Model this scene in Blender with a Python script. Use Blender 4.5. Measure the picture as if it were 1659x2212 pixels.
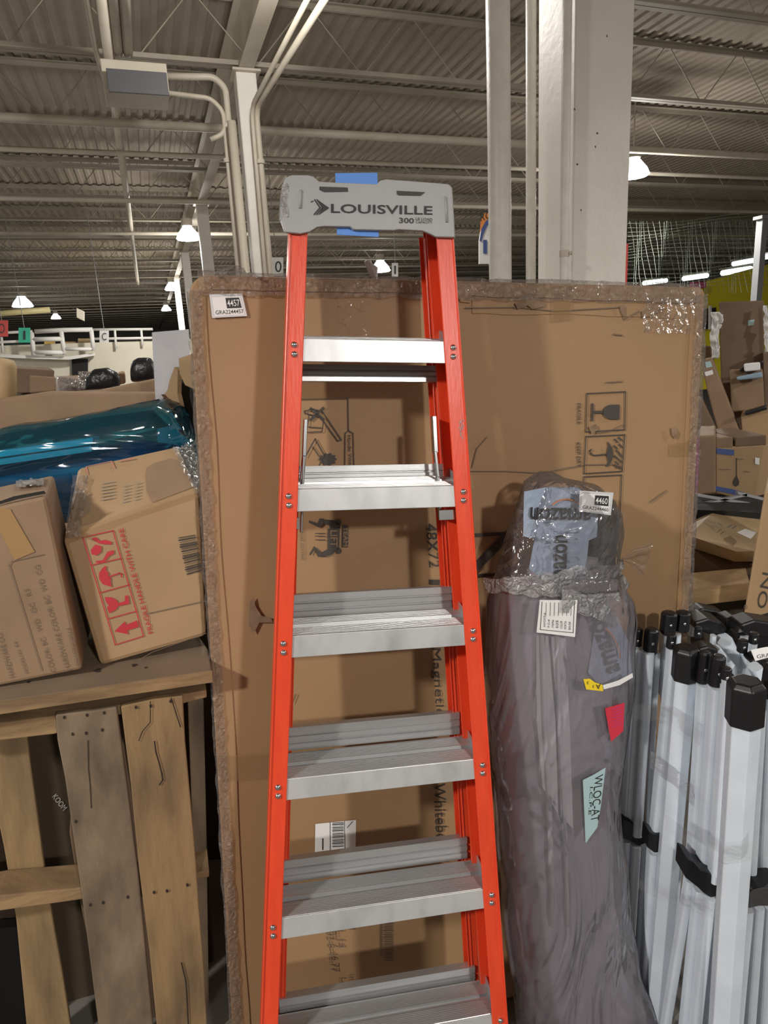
import bpy, math, random
from math import sin, cos, pi, radians, atan2, sqrt
from mathutils import Vector, Matrix, noise
random.seed(7)
for o in list(bpy.data.objects): bpy.data.objects.remove(o, do_unlink=True)
scn = bpy.context.scene; col = scn.collection
V = Vector
# ---------------------------------------------------------------- camera
IW, IH, FP = 1659.0, 2212.0, 1430.0
EYE = V((0, 0, 1.82)); PITCH = radians(13.73); ROLL_B = radians(3.06)
FWD = V((0, cos(PITCH), -sin(PITCH))); UPV = V((0, sin(PITCH), cos(PITCH))); RGT = V((1, 0, 0))
cd = bpy.data.cameras.new('camera'); cam = bpy.data.objects.new('camera', cd); col.objects.link(cam)
cam.matrix_world = Matrix(((1, 0, 0, EYE.x), (0, UPV.y, -FWD.y, EYE.y), (0, UPV.z, -FWD.z, EYE.z), (0, 0, 0, 1)))
cd.sensor_fit = 'VERTICAL'; cd.sensor_height = 24.0; cd.lens = 24.0 * FP / IH; cd.clip_start = .02; cd.clip_end = 300
scn.camera = cam
# ---------------------------------------------------------------- world + exposure
w = bpy.data.worlds.new('world'); scn.world = w; w.use_nodes = True
w.node_tree.nodes['Background'].inputs[0].default_value = (1.0, .93, .86, 1)
w.node_tree.nodes['Background'].inputs[1].default_value = .40
scn.view_settings.view_transform = 'Standard'; scn.view_settings.look = 'None'
scn.view_settings.exposure = 0.0; scn.view_settings.gamma = 1.0; scn.view_settings.use_curve_mapping = False
# ---------------------------------------------------------------- pixel rays, building frame
def ray(px, py): return FWD + RGT * ((px - IW/2)/FP) - UPV * ((py - IH/2)/FP)
def at(px, py, Y):
    d = ray(px, py); return EYE + d * (Y / d.y)
def onz(px, py, z):
    d = ray(px, py); return EYE + d * ((z - EYE.z) / d.z)
# building frame: roll about the view direction
_xr = RGT*cos(ROLL_B) - UPV*sin(ROLL_B); _ur = RGT*sin(ROLL_B) + UPV*cos(ROLL_B)
# coordinates (x,y,z) in the level building frame -> world
BM = Matrix((RGT, UPV, FWD)).transposed() @ Matrix((_xr, _ur, FWD))
BAZ = radians(-18.47)
BG = BM @ V((sin(BAZ), cos(BAZ), 0)); BJ = BM @ V((cos(BAZ), -sin(BAZ), 0)); BU = BM @ V((0, 0, 1))
# BM must take level-frame vectors seen by a rolled camera to world vectors seen by the unrolled camera
def PB(g, j, up): return EYE + BG*g + BJ*j + BU*up
def pxg(px, py, g):
    d = ray(px, py); return EYE + d * (g / d.dot(BG))
def pxup(px, py, up):
    d = ray(px, py); return EYE + d * (up / d.dot(BU))
class Plane:
    def __init__(s, P0, n, off=0.0):
        s.n = n.normalized(); s.P = P0 + s.n*off
    def hit(s, px, py):
        d = ray(px, py); return EYE + d * ((s.P - EYE).dot(s.n) / d.dot(s.n))
    def off(s, o): return Plane(s.P, s.n, o)
# ---------------------------------------------------------------- materials
MATS = {}
def mat(name, rgb, rough=.6, metal=0, noise_amt=0, noise_scale=8, rgb2=None, bump=0, bump_scale=40, alpha=1, emit=None, estr=0, stretch=None, spec=.5, coat=0, trans=0, detail=4, aniso=0, ramp=(.35,.65), bdist=.01):
    if name in MATS: return MATS[name]
    m = bpy.data.materials.new(name); m.use_nodes = True; nt = m.node_tree; b = nt.nodes['Principled BSDF']
    b.inputs['Base Color'].default_value = (*rgb, 1); b.inputs['Roughness'].default_value = rough
    b.inputs['Metallic'].default_value = metal; b.inputs['Specular IOR Level'].default_value = spec
    if coat: b.inputs['Coat Weight'].default_value = coat
    if trans: b.inputs['Transmission Weight'].default_value = trans
    if alpha < 1: b.inputs['Alpha'].default_value = alpha
    if emit: b.inputs['Emission Color'].default_value = (*emit, 1); b.inputs['Emission Strength'].default_value = estr
    tc = None
    def coords():
        tc = nt.nodes.new('ShaderNodeTexCoord'); mp = nt.nodes.new('ShaderNodeMapping')
        nt.links.new(tc.outputs['Object'], mp.inputs[0])
        if stretch: mp.inputs['Scale'].default_value = stretch
        return mp.outputs[0]
    if rgb2:
        c = coords(); n = nt.nodes.new('ShaderNodeTexNoise'); n.inputs['Scale'].default_value = noise_scale; n.inputs['Detail'].default_value = detail
        nt.links.new(c, n.inputs['Vector']); r = nt.nodes.new('ShaderNodeValToRGB')
        r.color_ramp.elements[0].position = ramp[0]; r.color_ramp.elements[1].position = ramp[1]
        r.color_ramp.elements[0].color = (*rgb, 1); r.color_ramp.elements[1].color = (*rgb2, 1)
        nt.links.new(n.outputs['Fac'], r.inputs[0]); nt.links.new(r.outputs[0], b.inputs['Base Color'])
    if bump:
        c = coords(); n = nt.nodes.new('ShaderNodeTexNoise'); n.inputs['Scale'].default_value = bump_scale; n.inputs['Detail'].default_value = 5
        nt.links.new(c, n.inputs['Vector']); bp = nt.nodes.new('ShaderNodeBump'); bp.inputs['Strength'].default_value = bump; bp.inputs['Distance'].default_value = bdist
        nt.links.new(n.outputs['Fac'], bp.inputs['Height']); nt.links.new(bp.outputs[0], b.inputs['Normal'])
    MATS[name] = m; return m
def film(name, tint, amount=.25, rough=.12, bump=1.0, scale=18, body=.12, fm=.6, stretch=(1,1,1), bodycol=None, bdist=.02):
    """clear plastic film: mostly see-through, crinkled gloss on top"""
    m = bpy.data.materials.new(name); m.use_nodes = True; nt = m.node_tree; nt.nodes.clear()
    out = nt.nodes.new('ShaderNodeOutputMaterial'); tr = nt.nodes.new('ShaderNodeBsdfTransparent'); tr.inputs[0].default_value = (*tint, 1)
    gl = nt.nodes.new('ShaderNodeBsdfGlossy'); gl.inputs['Roughness'].default_value = rough
    df = nt.nodes.new('ShaderNodeBsdfDiffuse'); df.inputs[0].default_value = (*(bodycol or (.75, .73, .75)), 1)
    tc = nt.nodes.new('ShaderNodeTexCoord'); mp = nt.nodes.new('ShaderNodeMapping'); mp.inputs['Scale'].default_value = stretch
    nt.links.new(tc.outputs['Object'], mp.inputs[0])
    n = nt.nodes.new('ShaderNodeTexNoise'); n.inputs['Scale'].default_value = scale; n.inputs['Detail'].default_value = 3; n.inputs['Distortion'].default_value = 1.2
    nt.links.new(mp.outputs[0], n.inputs['Vector'])
    bp = nt.nodes.new('ShaderNodeBump'); bp.inputs['Strength'].default_value = bump; bp.inputs['Distance'].default_value = bdist
    nt.links.new(n.outputs['Fac'], bp.inputs['Height'])
    for k in (gl, df): nt.links.new(bp.outputs[0], k.inputs['Normal'])
    m1 = nt.nodes.new('ShaderNodeMixShader'); m1.inputs[0].default_value = body
    nt.links.new(tr.outputs[0], m1.inputs[1]); nt.links.new(df.outputs[0], m1.inputs[2])
    fr = nt.nodes.new('ShaderNodeFresnel'); fr.inputs[0].default_value = 1.5; nt.links.new(bp.outputs[0], fr.inputs['Normal'])
    ad = nt.nodes.new('ShaderNodeMath'); ad.operation = 'MULTIPLY_ADD'; ad.inputs[1].default_value = fm; ad.inputs[2].default_value = amount
    ad.use_clamp = True; nt.links.new(fr.outputs[0], ad.inputs[0])
    m2 = nt.nodes.new('ShaderNodeMixShader'); nt.links.new(ad.outputs[0], m2.inputs[0])
    nt.links.new(m1.outputs[0], m2.inputs[1]); nt.links.new(gl.outputs[0], m2.inputs[2]); nt.links.new(m2.outputs[0], out.inputs[0])
    MATS[name] = m; return m
M_deck = mat('roof deck paint', (.40,.35,.28), .75, rgb2=(.35,.30,.235), noise_scale=1.2)
M_steel = mat('cream steel paint', (.60,.55,.46), .5, rgb2=(.52,.47,.38), noise_scale=3)
M_col = mat('column white paint', (.86,.83,.77), .45, rgb2=(.78,.745,.68), noise_scale=5, ramp=(.3,.75), bump=.15, bump_scale=30)
M_joist = mat('joist paint', (.42,.38,.31), .6, rgb2=(.36,.32,.26), noise_scale=3)
M_pipe = mat('pipe white paint', (.82,.79,.74), .4, rgb2=(.74,.71,.66), noise_scale=14, bump=.2, bump_scale=60)
M_pit = mat('chipped paint', (.12,.11,.1), .8)
M_card = mat('cardboard', (0.360,0.220,0.112), .62, rgb2=(0.320,0.192,0.092), noise_scale=2.2, bump=.08, bump_scale=9, ramp=(.3,.7))
M_card2 = mat('cardboard light', (0.400,0.264,0.144), .65, rgb2=(0.344,0.224,0.116), noise_scale=4, bump=.15, bump_scale=12)
M_card3 = mat('cardboard brown', (0.288,0.188,0.112), .7, rgb2=(0.232,0.148,0.088), noise_scale=5, bump=.15, bump_scale=12)
M_card4 = mat('cardboard dark', (0.192,0.124,0.076), .7, rgb2=(0.152,0.096,0.060), noise_scale=6)
M_kraft = mat('kraft paper', (0.496,0.352,0.200), .6, rgb2=(0.416,0.288,0.152), noise_scale=6, bump=.3, bump_scale=16)
M_tape = mat('packing tape', (.36,.22,.10), .25)
M_tapeclear = mat('clear tape', (.38,.24,.12), .15, alpha=.35)
M_print = mat('box print ink', (.055,.045,.038), .6)
M_print2 = mat('box print faded', (.17,.12,.08), .7)
M_red = mat('red print ink', (.50,.03,.045), .6)
M_tear = mat('torn cardboard', (.20,.13,.08), .9, rgb2=(.30,.2,.13), noise_scale=30)
M_orange = mat('orange fiberglass', (.80,.070,.022), .36, rgb2=(.73,.058,.018), noise_scale=60, bump=.06, bump_scale=200, stretch=(1,1,.15), coat=.15)
M_cap = mat('grey plastic', (.36,.36,.365), .42, bump=.04, bump_scale=120)
M_slotshade = mat('hand slot shade', (.045,.043,.045), .6)
M_logo = mat('logo ink', (.015,.016,.02), .5)
M_alu = mat('brushed aluminium', (.52,.53,.54), .34, .7, rgb2=(.44,.45,.46), noise_scale=3, bump=.05, bump_scale=60, stretch=(1,1,30))
M_alu2 = mat('aluminium worn face', (.60,.61,.62), .38, .35, rgb2=(.42,.43,.44), noise_scale=6, stretch=(2.5,1,1.2), ramp=(.45,.75))
M_zinc = mat('zinc plated steel', (.62,.63,.65), .22, 1)
M_bluetape = mat('blue painter tape', (.12,.30,.78), .6)
M_wood = mat('pallet wood', (.31,.205,.10), .8, rgb2=(.13,.085,.048), noise_scale=4, stretch=(4,1,.8), bump=.3, bump_scale=14, detail=10, ramp=(.40,.78))
M_wood2 = mat('weathered wood', (.25,.185,.12), .85, rgb2=(.085,.062,.042), noise_scale=5, stretch=(2.2,1,.8), bump=.35, bump_scale=14, detail=10, ramp=(.38,.72))
M_woodh = mat('pallet board wood', (.36,.235,.115), .8, rgb2=(.19,.12,.062), noise_scale=5, stretch=(1,2,5), bump=.25, bump_scale=20, detail=8)
M_woodtop = mat('dusty board top', (0.240,0.176,0.116), .8, rgb2=(0.176,0.128,0.084), noise_scale=5, detail=6)
M_crack = mat('wood crack', (.03,.02,.014), .9)
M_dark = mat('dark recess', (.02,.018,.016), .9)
M_black = mat('black plastic', (.007,.007,.009), .42)
M_blackbag = mat('black garment bag', (.015,.015,.018), .35, bump=.6, bump_scale=8, bdist=.05)
M_white = mat('white powder coat', (.70,.78,.87), .32, rgb2=(.63,.70,.79), noise_scale=9)
M_label = mat('white label paper', (.80,.80,.80), .5)
M_labelgrey = mat('label film', (.62,.62,.64), .35)
M_ink = mat('label ink', (.02,.02,.022), .5)
M_mailer = mat('blue grey mailer', (.37,.44,.56), .35, rgb2=(.31,.38,.50), noise_scale=6, bump=.4, bump_scale=14, bdist=.03)
M_orangeprint = mat('orange print', (.75,.26,.06), .5)
M_bagbody = mat('grey foam bundle', (.22,.205,.235), .6, rgb2=(.29,.27,.31), noise_scale=2, stretch=(1,1,.4), bump=.2, bump_scale=4, bdist=.03)
M_profile = mat('white profile', (.55,.55,.58), .4)
M_yellow = mat('yellow tag', (.85,.62,.02), .5)
M_redtag = mat('red tag', (.62,.03,.06), .5)
M_teal = mat('pale teal label', (.40,.56,.58), .5)
M_wall = mat('cream wall', (.74,.70,.58), .7, rgb2=(.68,.64,.52), noise_scale=1)
M_rail = mat('white railing', (.85,.84,.80), .5)
M_yellowwall = mat('yellow wall', (.86,.74,.02), .6)
M_black2 = mat('dark doorway', (.012,.012,.013), .8)
M_grey = mat('grey board', (.50,.50,.52), .5, rgb2=(.43,.43,.46), noise_scale=6)
M_concrete = mat('concrete floor', (.20,.18,.16), .7, rgb2=(.14,.13,.12), noise_scale=2)
M_signred = mat('red sign', (.62,.06,.05), .5); M_signgreen = mat('green sign', (.03,.50,.33), .5)
M_blueprint = mat('blue print', (.06,.10,.28), .6); M_magenta = mat('magenta print', (.45,.05,.25), .6)
M_net = mat('net cord', (.20,.23,.20), .8)
M_steelg = mat('galvanised steel', (.26,.27,.28), .55, .2)
M_jbox = mat('grey box face', (.085,.085,.095), .5)
M_emit = mat('lamp glow', (1,1,1), .5, emit=(.93,.97,1.0), estr=9)
M_emit2 = mat('tube glow', (1,1,1), .5, emit=(.9,1.0,.95), estr=3.2)
M_reflector = mat('lamp reflector', (.7,.72,.74), .25, .3, emit=(.9,.95,1), estr=1.2)
M_oldlabel = mat('brown shipping label', (.42,.31,.21), .6)
F_clear = film('stretch film', (.93,.92,.91), amount=.0, rough=.10, bump=1.0, scale=30, body=.04)
F_spot = film('creased film spot', (.98,.97,.96), amount=-.02, rough=.14, bump=.8, scale=38, body=.02, bdist=.014, fm=.6)
F_crink = film('crinkled film', (.96,.95,.94), amount=.02, rough=.16, bump=1.0, scale=60, body=.08, bdist=.02, fm=.5)
F_bag = film('bag film', (.93,.90,.93), amount=.04, rough=.14, bump=1.0, scale=3, body=.24, stretch=(1.6,1.6,.6), bodycol=(.52,.49,.55), bdist=.07, fm=1.3)
F_bagtop = film('bag film thin', (.94,.93,.94), amount=.01, rough=.12, bump=.8, scale=9, body=.08, bodycol=(.6,.58,.6), bdist=.04, fm=.8)
F_blue = film('blue film', (.16,.52,.66), amount=.03, rough=.07, bump=1.0, scale=3, body=.10, stretch=(.25,1,1.6), bodycol=(.02,.16,.30), bdist=.05, fm=.9)
F_teal = film('teal film', (.25,.62,.62), amount=.08, rough=.05, bump=.8, scale=7, body=.25, stretch=(.5,1,2), bodycol=(.08,.25,.27), bdist=.04)
# ---------------------------------------------------------------- mesh builder (world coordinates)
class MB:
    def __init__(s): s.v = []; s.f = []
    def add(s, vs, fs):
        b = len(s.v); s.v += [V(x) for x in vs]; s.f += [tuple(b+i for i in f) for f in fs]; return s
    def quad(s, *p): return s.add(p, [tuple(range(len(p)))])
    def obox(s, c, ax, ay, az):
        """box: centre and three half-axis vectors"""
        vs = [c + ax*i + ay*j + az*k for k in (-1,1) for j in (-1,1) for i in (-1,1)]
        return s.add(vs, [(0,2,3,1),(4,5,7,6),(0,1,5,4),(2,6,7,3),(0,4,6,2),(1,3,7,5)])
    def bar(s, a, b, wv, tv):
        """rectangular bar from a to b; wv, tv full cross-section vectors"""
        d = b - a; return s.obox((a+b)/2, wv/2, d/2, tv/2)
    def prism(s, poly, ext):
        n = len(poly); vs = [V(p) for p in poly] + [V(p)+ext for p in poly]
        return s.add(vs, [tuple(range(n))[::-1], tuple(range(n, 2*n))] + [(i, (i+1) % n, n+(i+1) % n, n+i) for i in range(n)])
    def tube(s, pts, r, seg=10, cap=True):
        pts = [V(p) for p in pts]; rr = r if isinstance(r, (list, tuple)) else [r]*len(pts)
        rings = []; up = None
        for i, p in enumerate(pts):
            d = (pts[min(i+1, len(pts)-1)] - pts[max(i-1, 0)]).normalized()
            if up is None:
                up = d.orthogonal().normalized()
            up = (up - d*up.dot(d)).normalized(); sd = d.cross(up)
            rings.append([p + (up*cos(2*pi*k/seg) + sd*sin(2*pi*k/seg))*rr[i] for k in range(seg)])
        vs = [q for rg in rings for q in rg]; fs = []
        for i in range(len(pts)-1):
            for k in range(seg):
                a = i*seg+k; b = i*seg+(k+1) % seg; fs.append((a, b, b+seg, a+seg))
        if cap: fs += [tuple(range(seg))[::-1], tuple((len(pts)-1)*seg+k for k in range(seg))]
        return s.add(vs, fs)
    def grid(s, fn, nu, nv):
        vs = [fn(i/nu, j/nv) for j in range(nv+1) for i in range(nu+1)]
        return s.add(vs, [(j*(nu+1)+i, j*(nu+1)+i+1, (j+1)*(nu+1)+i+1, (j+1)*(nu+1)+i) for j in range(nv) for i in range(nu)])
    def sphere(s, c, r, n=8, squash=(1,1,1)):
        vs = []; fs = []
        for i in range(n+1):
            t = pi*i/n
            for k in range(2*n):
                p = 2*pi*k/(2*n); vs.append(c + V((sin(t)*cos(p)*r*squash[0], sin(t)*sin(p)*r*squash[1], cos(t)*r*squash[2])))
        for i in range(n):
            for k in range(2*n):
                a = i*2*n+k; b = i*2*n+(k+1) % (2*n); fs.append((a, b, b+2*n, a+2*n))
        return s.add(vs, fs)
    def build(s, name, m, parent=None, smooth=False, bevel=0, solid=0, origin=None, subsurf=0, bseg=2):
        me = bpy.data.meshes.new(name)
        if parent is not None and parent.parent is not None: bpy.context.view_layer.update()
        if parent is not None: inv = parent.matrix_world.inverted(); vs = [inv @ p for p in s.v]
        else:
            if origin is None:
                xs = [p.x for p in s.v]; ys = [p.y for p in s.v]; zs = [p.z for p in s.v]
                origin = V(((min(xs)+max(xs))/2, (min(ys)+max(ys))/2, min(zs)))
            vs = [p - origin for p in s.v]
        me.from_pydata(vs, [], s.f); me.update()
        o = bpy.data.objects.new(name, me); col.objects.link(o)
        if parent is not None: o.parent = parent
        else: o.location = origin
        me.materials.append(m)
        import bmesh
        bm = bmesh.new(); bm.from_mesh(me); bmesh.ops.recalc_face_normals(bm, faces=bm.faces); bm.to_mesh(me); bm.free()
        if smooth:
            for p in me.polygons: p.use_smooth = True
        if solid: md = o.modifiers.new('solid', 'SOLIDIFY'); md.thickness = solid; md.offset = 0
        if bevel:
            md = o.modifiers.new('bevel', 'BEVEL'); md.width = bevel; md.segments = bseg; md.limit_method = 'ANGLE'; md.angle_limit = radians(35)
        if subsurf: md = o.modifiers.new('sub', 'SUBSURF'); md.levels = subsurf; md.render_levels = subsurf
        if not parent: bpy.context.view_layer.update()
        return o
def tag(o, label=None, cat=None, group=None, kind=None):
    if label: o['label'] = label
    if cat: o['category'] = cat
    if group: o['group'] = group
    if kind: o['kind'] = kind
    return o
def empty(name, loc, label, cat, group=None, rot=None):
    o = bpy.data.objects.new(name, None); col.objects.link(o)
    M = Matrix.Translation(loc)
    if rot is not None: M = M @ rot.to_4x4()
    o.matrix_world = M; o.empty_display_size = .05
    bpy.context.view_layer.update(); return tag(o, label, cat, group)
_tc = {}
def text_data(s):
    if s in _tc: return _tc[s]
    bold = s in ('LOUISVILLE','300','4457','4460','FRAGILE HANDLE WITH CARE','amazon','GRA2244457','GRA2244460')
    cu = bpy.data.curves.new('t', 'FONT'); cu.body = s; cu.resolution_u = 3; cu.offset = (.014 if s in ('LOUISVILLE','300','amazon') else .004) if bold else 0
    ob = bpy.data.objects.new('t', cu); col.objects.link(ob); bpy.context.view_layer.update()
    me = ob.to_mesh(); vs = [v.co.copy() for v in me.vertices]; fs = [tuple(p.vertices) for p in me.polygons]
    ob.to_mesh_clear(); bpy.data.objects.remove(ob, do_unlink=True); bpy.data.curves.remove(cu)
    x0 = min(v.x for v in vs); x1 = max(v.x for v in vs); y0 = min(v.y for v in vs); y1 = max(v.y for v in vs)
    base = 0.0 if y0 > -.12 else y0
    vs = [((v.x-x0)/(x1-x0), (v.y-y0)/(y1-y0)) for v in vs]
    _tc[s] = (vs, fs); return _tc[s]
def text_px(mb, s, a, b, c, pl):
    """a: start of the text's lower edge, b: its end, c: upper edge at the start; all lie on plane pl"""
    A, B, C = pl.hit(*a), pl.hit(*b), pl.hit(*c); vs, fs = text_data(s)
    return mb.add([A + (B-A)*x + (C-A)*y for x, y in vs], fs)
def poly_px(mb, pts, pl): return mb.quad(*[pl.hit(*p) for p in pts])
def shape_px(mb, polys, o, x, y, pl):
    """polys in unit coordinates of the frame o, o->x, o->y"""
    O, X, Y = pl.hit(*o), pl.hit(*x), pl.hit(*y)
    for p in polys: mb.quad(*[O + (X-O)*q[0] + (Y-O)*q[1] for q in p])
    return mb
def line_px(mb, pts, wpx, pl, closed=False):
    P = [pl.hit(*p) for p in pts]; n = len(P)
    for i in range(n if closed else n-1):
        a, b = P[i], P[(i+1) % n]; d = (b-a).normalized(); s = d.cross(pl.n).normalized()
        k = (a-EYE).length/FP*wpx/2
        mb.quad(a - s*k - d*k, b - s*k + d*k, b + s*k + d*k, a + s*k - d*k)
    return mb
def yawm(deg): return Matrix.Rotation(radians(deg), 3, 'Z')
# ================================================================ SETTING
mb = MB(); mb.quad(V((-40,-12,0)), V((60,-12,0)), V((60,75,0)), V((-40,75,0)))
tag(mb.build('floor', M_concrete, origin=V((0,0,0))), kind='structure')
# corrugated roof deck, ribs run along BG
H = 3.24; SP = 1.83; HB = .81*H; G0 = 1.59*H
mb = MB(); pitch = .1524; nj = int(70/pitch); prof = []
for i in range(nj):
    j = -25 + i*pitch; prof += [(j, 0), (j+.05, 0), (j+.07, .022), (j+.132, .022)]
for gq in ((-8, 72),):
    a = [PB(gq[0], j, H+u) for j, u in prof]; b = [PB(gq[1], j, H+u) for j, u in prof]; n = len(prof)
    mb.add(a+b, [(i, i+1, n+i+1, n+i) for i in range(n-1)])
tag(mb.build('ceiling', M_deck), kind='structure')
# roof joists
def joist(k, g, label, j0=-24, j1=44):
    root = empty('roof_joist', PB(g, 0, HB), label, 'roof joist', 'steel bar joists under the roof deck')
    near = g < 22
    m = MB(); c = MB()
    for s in (-1, 1):
        m.obox(PB(g+s*.032, (j0+j1)/2, H-.03), BG*.028, BJ*((j1-j0)/2), BU*.004)
        m.obox(PB(g+s*.010, (j0+j1)/2, H-.055), BG*.004, BJ*((j1-j0)/2), BU*.026)
        c.obox(PB(g+s*.032, (j0+j1)/2, HB), BG*.026, BJ*((j1-j0)/2), BU*.004)
        c.obox(PB(g+s*.010, (j0+j1)/2, HB+.026), BG*.004, BJ*((j1-j0)/2), BU*.026)
    m.build('top_chord', M_joist, root); c.build('bottom_chord', M_joist, root)
    wv = MB(); st = 1.05; n = int((j1-j0)/st)
    if near:
        for i in range(n):
            j = j0 + i*st + .1*(k % 3)
            wv.tube([PB(g, j, HB+.02), PB(g, j+.03, HB+.04), PB(g, j+st/2-.02, H-.05), PB(g, j+st/2+.02, H-.05), PB(g, j+st-.03, HB+.04), PB(g, j+st, HB+.02)], .007, 5, False)
    else:
        for i in range(n):
            j = j0 + i*st
            wv.tube([PB(g, j, HB+.02), PB(g, j+st/2, H-.05), PB(g, j+st, HB+.02)], .006, 3, False)
    wv.build('web', M_joist, root, smooth=True)
ords = ['nearest', 'second nearest', 'third nearest', 'fourth nearest', 'fifth nearest', 'sixth nearest', 'seventh nearest', 'eighth nearest']
for k in range(-2, 30):
    g = G0 + k*SP
    if g > 60: break
    if k < -1: lab = 'cream steel bar joist under the roof deck just beyond the upper frame edge'
    elif k < 6: lab = 'cream bar joist under the roof deck, %s of the rows in view' % ords[k+1]
    else: lab = 'cream steel bar joist in the dim far roof, the %s row counted from the front' % ['eighth','ninth','tenth','eleventh','twelfth','thirteenth','fourteenth','fifteenth','sixteenth','seventeenth','eighteenth','nineteenth','twentieth','twenty-first','twenty-second','twenty-third','twenty-fourth','twenty-fifth','twenty-sixth','twenty-seventh','twenty-eighth','twenty-ninth','thirtieth','thirty-first'][k-6]
    joist(k, g, lab)
# walls far behind
def wallpanel(name, a, b, u0, u1, m, g0=None, kind='structure'):
    mb = MB(); A, B = a, b
    th = (B-A).cross(BU).normalized()*.1
    mb.prism([A+BU*u0, B+BU*u0, B+BU*u1, A+BU*u1], th); return mb
o = wallpanel('wall_back', PB(62,-26,0), PB(62,45,0), -2, H, M_wall).build('wall_back', mat('far wall', (.35,.33,.30), .8)); tag(o, kind='structure')
# girder over the column line
root = empty('roof_girder', PB(7, 1.2, HB-.02), 'cream steel girder running deep into the hall over the slim columns', 'girder')
for nm, c, w2, h2 in (('bottom_flange', HB-.02, .07, .008), ('web_plate', HB+.24, .006, .25), ('top_flange', HB+.49, .07, .008)):
    m = MB(); m.obox(PB(27, 1.2, c), BG*33, BJ*w2, BU*h2); m.build(nm, M_steel, root)
tag(wallpanel('wall_front', PB(-13,-26,0), PB(-13,45,0), -2.5, H, M_wall).build('wall_front', mat('rear wall', (.42,.39,.34), .8)), kind='structure')
# slim columns of that line
FL = -1.82
for i, g in enumerate((7.05, 12.55, 18.05, 23.6)):
    base = PB(g, 1.2, FL)
    t = empty('steel_column', base, ['slim square cream steel column left of the ladder with conduits strapped along it', 'farther slim cream column behind the bright hanging lamp', 'third slim cream column in the row, deep in the hall', 'farthest slim cream column in the row beside the orange box edge'][i], 'column', 'slim cream columns in a row')
    m = MB(); m.obox(PB(g, 1.2, (FL+HB-.03)/2), BG*.095, BJ*.095, BU*((HB-.03-FL)/2)); m.build('shaft', M_col, t, bevel=.012)
    m = MB(); m.obox(PB(g, 1.2, HB-.04), BG*.15, BJ*.13, BU*.01); m.build('cap_plate', M_steel, t)
    m = MB(); m.obox(PB(g, 1.2, FL+.01), BG*.15, BJ*.15, BU*.01); m.build('base_plate', M_steel, t)
# conduits
def conduit(name, pts, r, label, cat='conduit', group=None, m=None, clamps=()):
    root = empty(name, pts[0], label, cat, group)
    q = [pts[0]]
    for i in range(1, len(pts)-1):   # round the corners
        a, b, c = pts[i-1], pts[i], pts[i+1]; d = min(.14, (a-b).length*.4, (c-b).length*.4)
        p0 = b + (a-b).normalized()*d; p1 = b + (c-b).normalized()*d
        q += [p0 + (b-p0)*t*(1-t)*1 + (p1-p0)*t*t + (b-p0)*t*(1-t) for t in (0, .25, .5, .75, 1)]
    q.append(pts[-1])
    mb = MB(); mb.tube(q, r, 10); mb.build('pipe_run', m or M_steel, root, smooth=True)
    for c in clamps:
        k = MB(); ax = c[1]; k.tube([c[0]-ax*.018, c[0]+ax*.018], r*1.7, 12); k.build('coupling', M_steel, root)
    return root
gc = 6.85
P = lambda x, y, g=gc: pxg(x, y, g)
dn = BU*-1
def down(p, z=-1.75): return p + BU*(z - (p-EYE).dot(BU))
a = P(490, 345); conduit('conduit', [P(352,165), P(462,166), P(487,190), down(P(489,250))], .028, 'thick cream conduit bending from the grey junction box down beside the slim column')
conduit('conduit', [P(290,192), P(455,212), P(482,240), down(P(486,345))], .02, 'thin cream conduit sagging below the junction box then turning down the column', clamps=[(P(491,347), BU)])
conduit('conduit', [P(455,302), P(482,290), P(492,262), down(P(494,352))], .022, 'short hooked conduit end pointing left beside the slim column')
conduit('conduit', [down(P(499,360)), P(499,360)], .016, 'straight thin conduit running down left of the slim column')
conduit('conduit', [PB(3.0, 1.78, 2.58), P(553,232), down(P(553,240))], .026, 'right-hand ceiling conduit turning down the right side of the slim column', clamps=[(P(562,350), BU)])
conduit('conduit', [PB(3.0, 1.58, 2.6), P(543,232), down(P(547,345))], .02, 'ceiling conduit nearest the right face of the slim column')
conduit('conduit', [down(P(500,262,6.7)), P(500,262,6.7)], .04, 'white downpipe standing close against the front left edge of slim column')
# long ceiling conduits
for (x0, y0, x1, y1, up, r, lab) in ((212,0,297,600,2.50,.045,'long cream pipe running away under the joists left of the girder'),
        (178,0,203,150,2.50,.022,'thin ceiling conduit at far left that curls into the long pipe'),
        (238,0,255,150,2.50,.04,'ceiling conduit entering the junction box, left of the pair'),
        (265,0,280,150,2.50,.04,'ceiling conduit entering the junction box, right of the pair')):
    a = pxup(x0, y0-60, up); b = pxup(x1, y1, up)
    if y1 > 300: b = PB(24, (a-EYE).dot(BJ), up)
    else: b = PB(6.55, (a-EYE).dot(BJ), up); 
    conduit('ceiling_pipe', [a - BG*2, b] if 'curls' not in lab else [a-BG*2, b, pxg(237,205,7.2)], r, lab, 'pipe')
for g_, up_, r_, lab in ((8.05, 2.42, .045, 'cream sprinkler pipe crossing under the third joist'), (9.12, 2.42, .03, 'thin sprinkler pipe with short hangers beyond the third joist'), (11.6, 2.42, .035, 'dim sprinkler pipe crossing farther back beyond the blue tape'), (14.4, 2.42, .035, 'farthest dim sprinkler pipe under the roof')):
    conduit('sprinkler_pipe', [PB(g_, -14, up_), PB(g_, 30, up_)], r_, lab, 'pipe')
# junction box
jb = empty('junction_box', P(295,205,6.4), 'grey faced cream electrical junction box hanging where ceiling pipes end', 'junction box')
c = P(294,178,6.5)
m = MB(); m.obox(c + BG*.22 + BU*.05, BJ*.26, BG*.22, BU*.11); m.build('housing', M_steel, jb, bevel=.008)
m = MB(); m.obox(P(298,180,6.45)-BG*.02, BJ*.235, BG*.012, BU*.085); m.build('front_cover', M_jbox, jb, bevel=.004)
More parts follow.
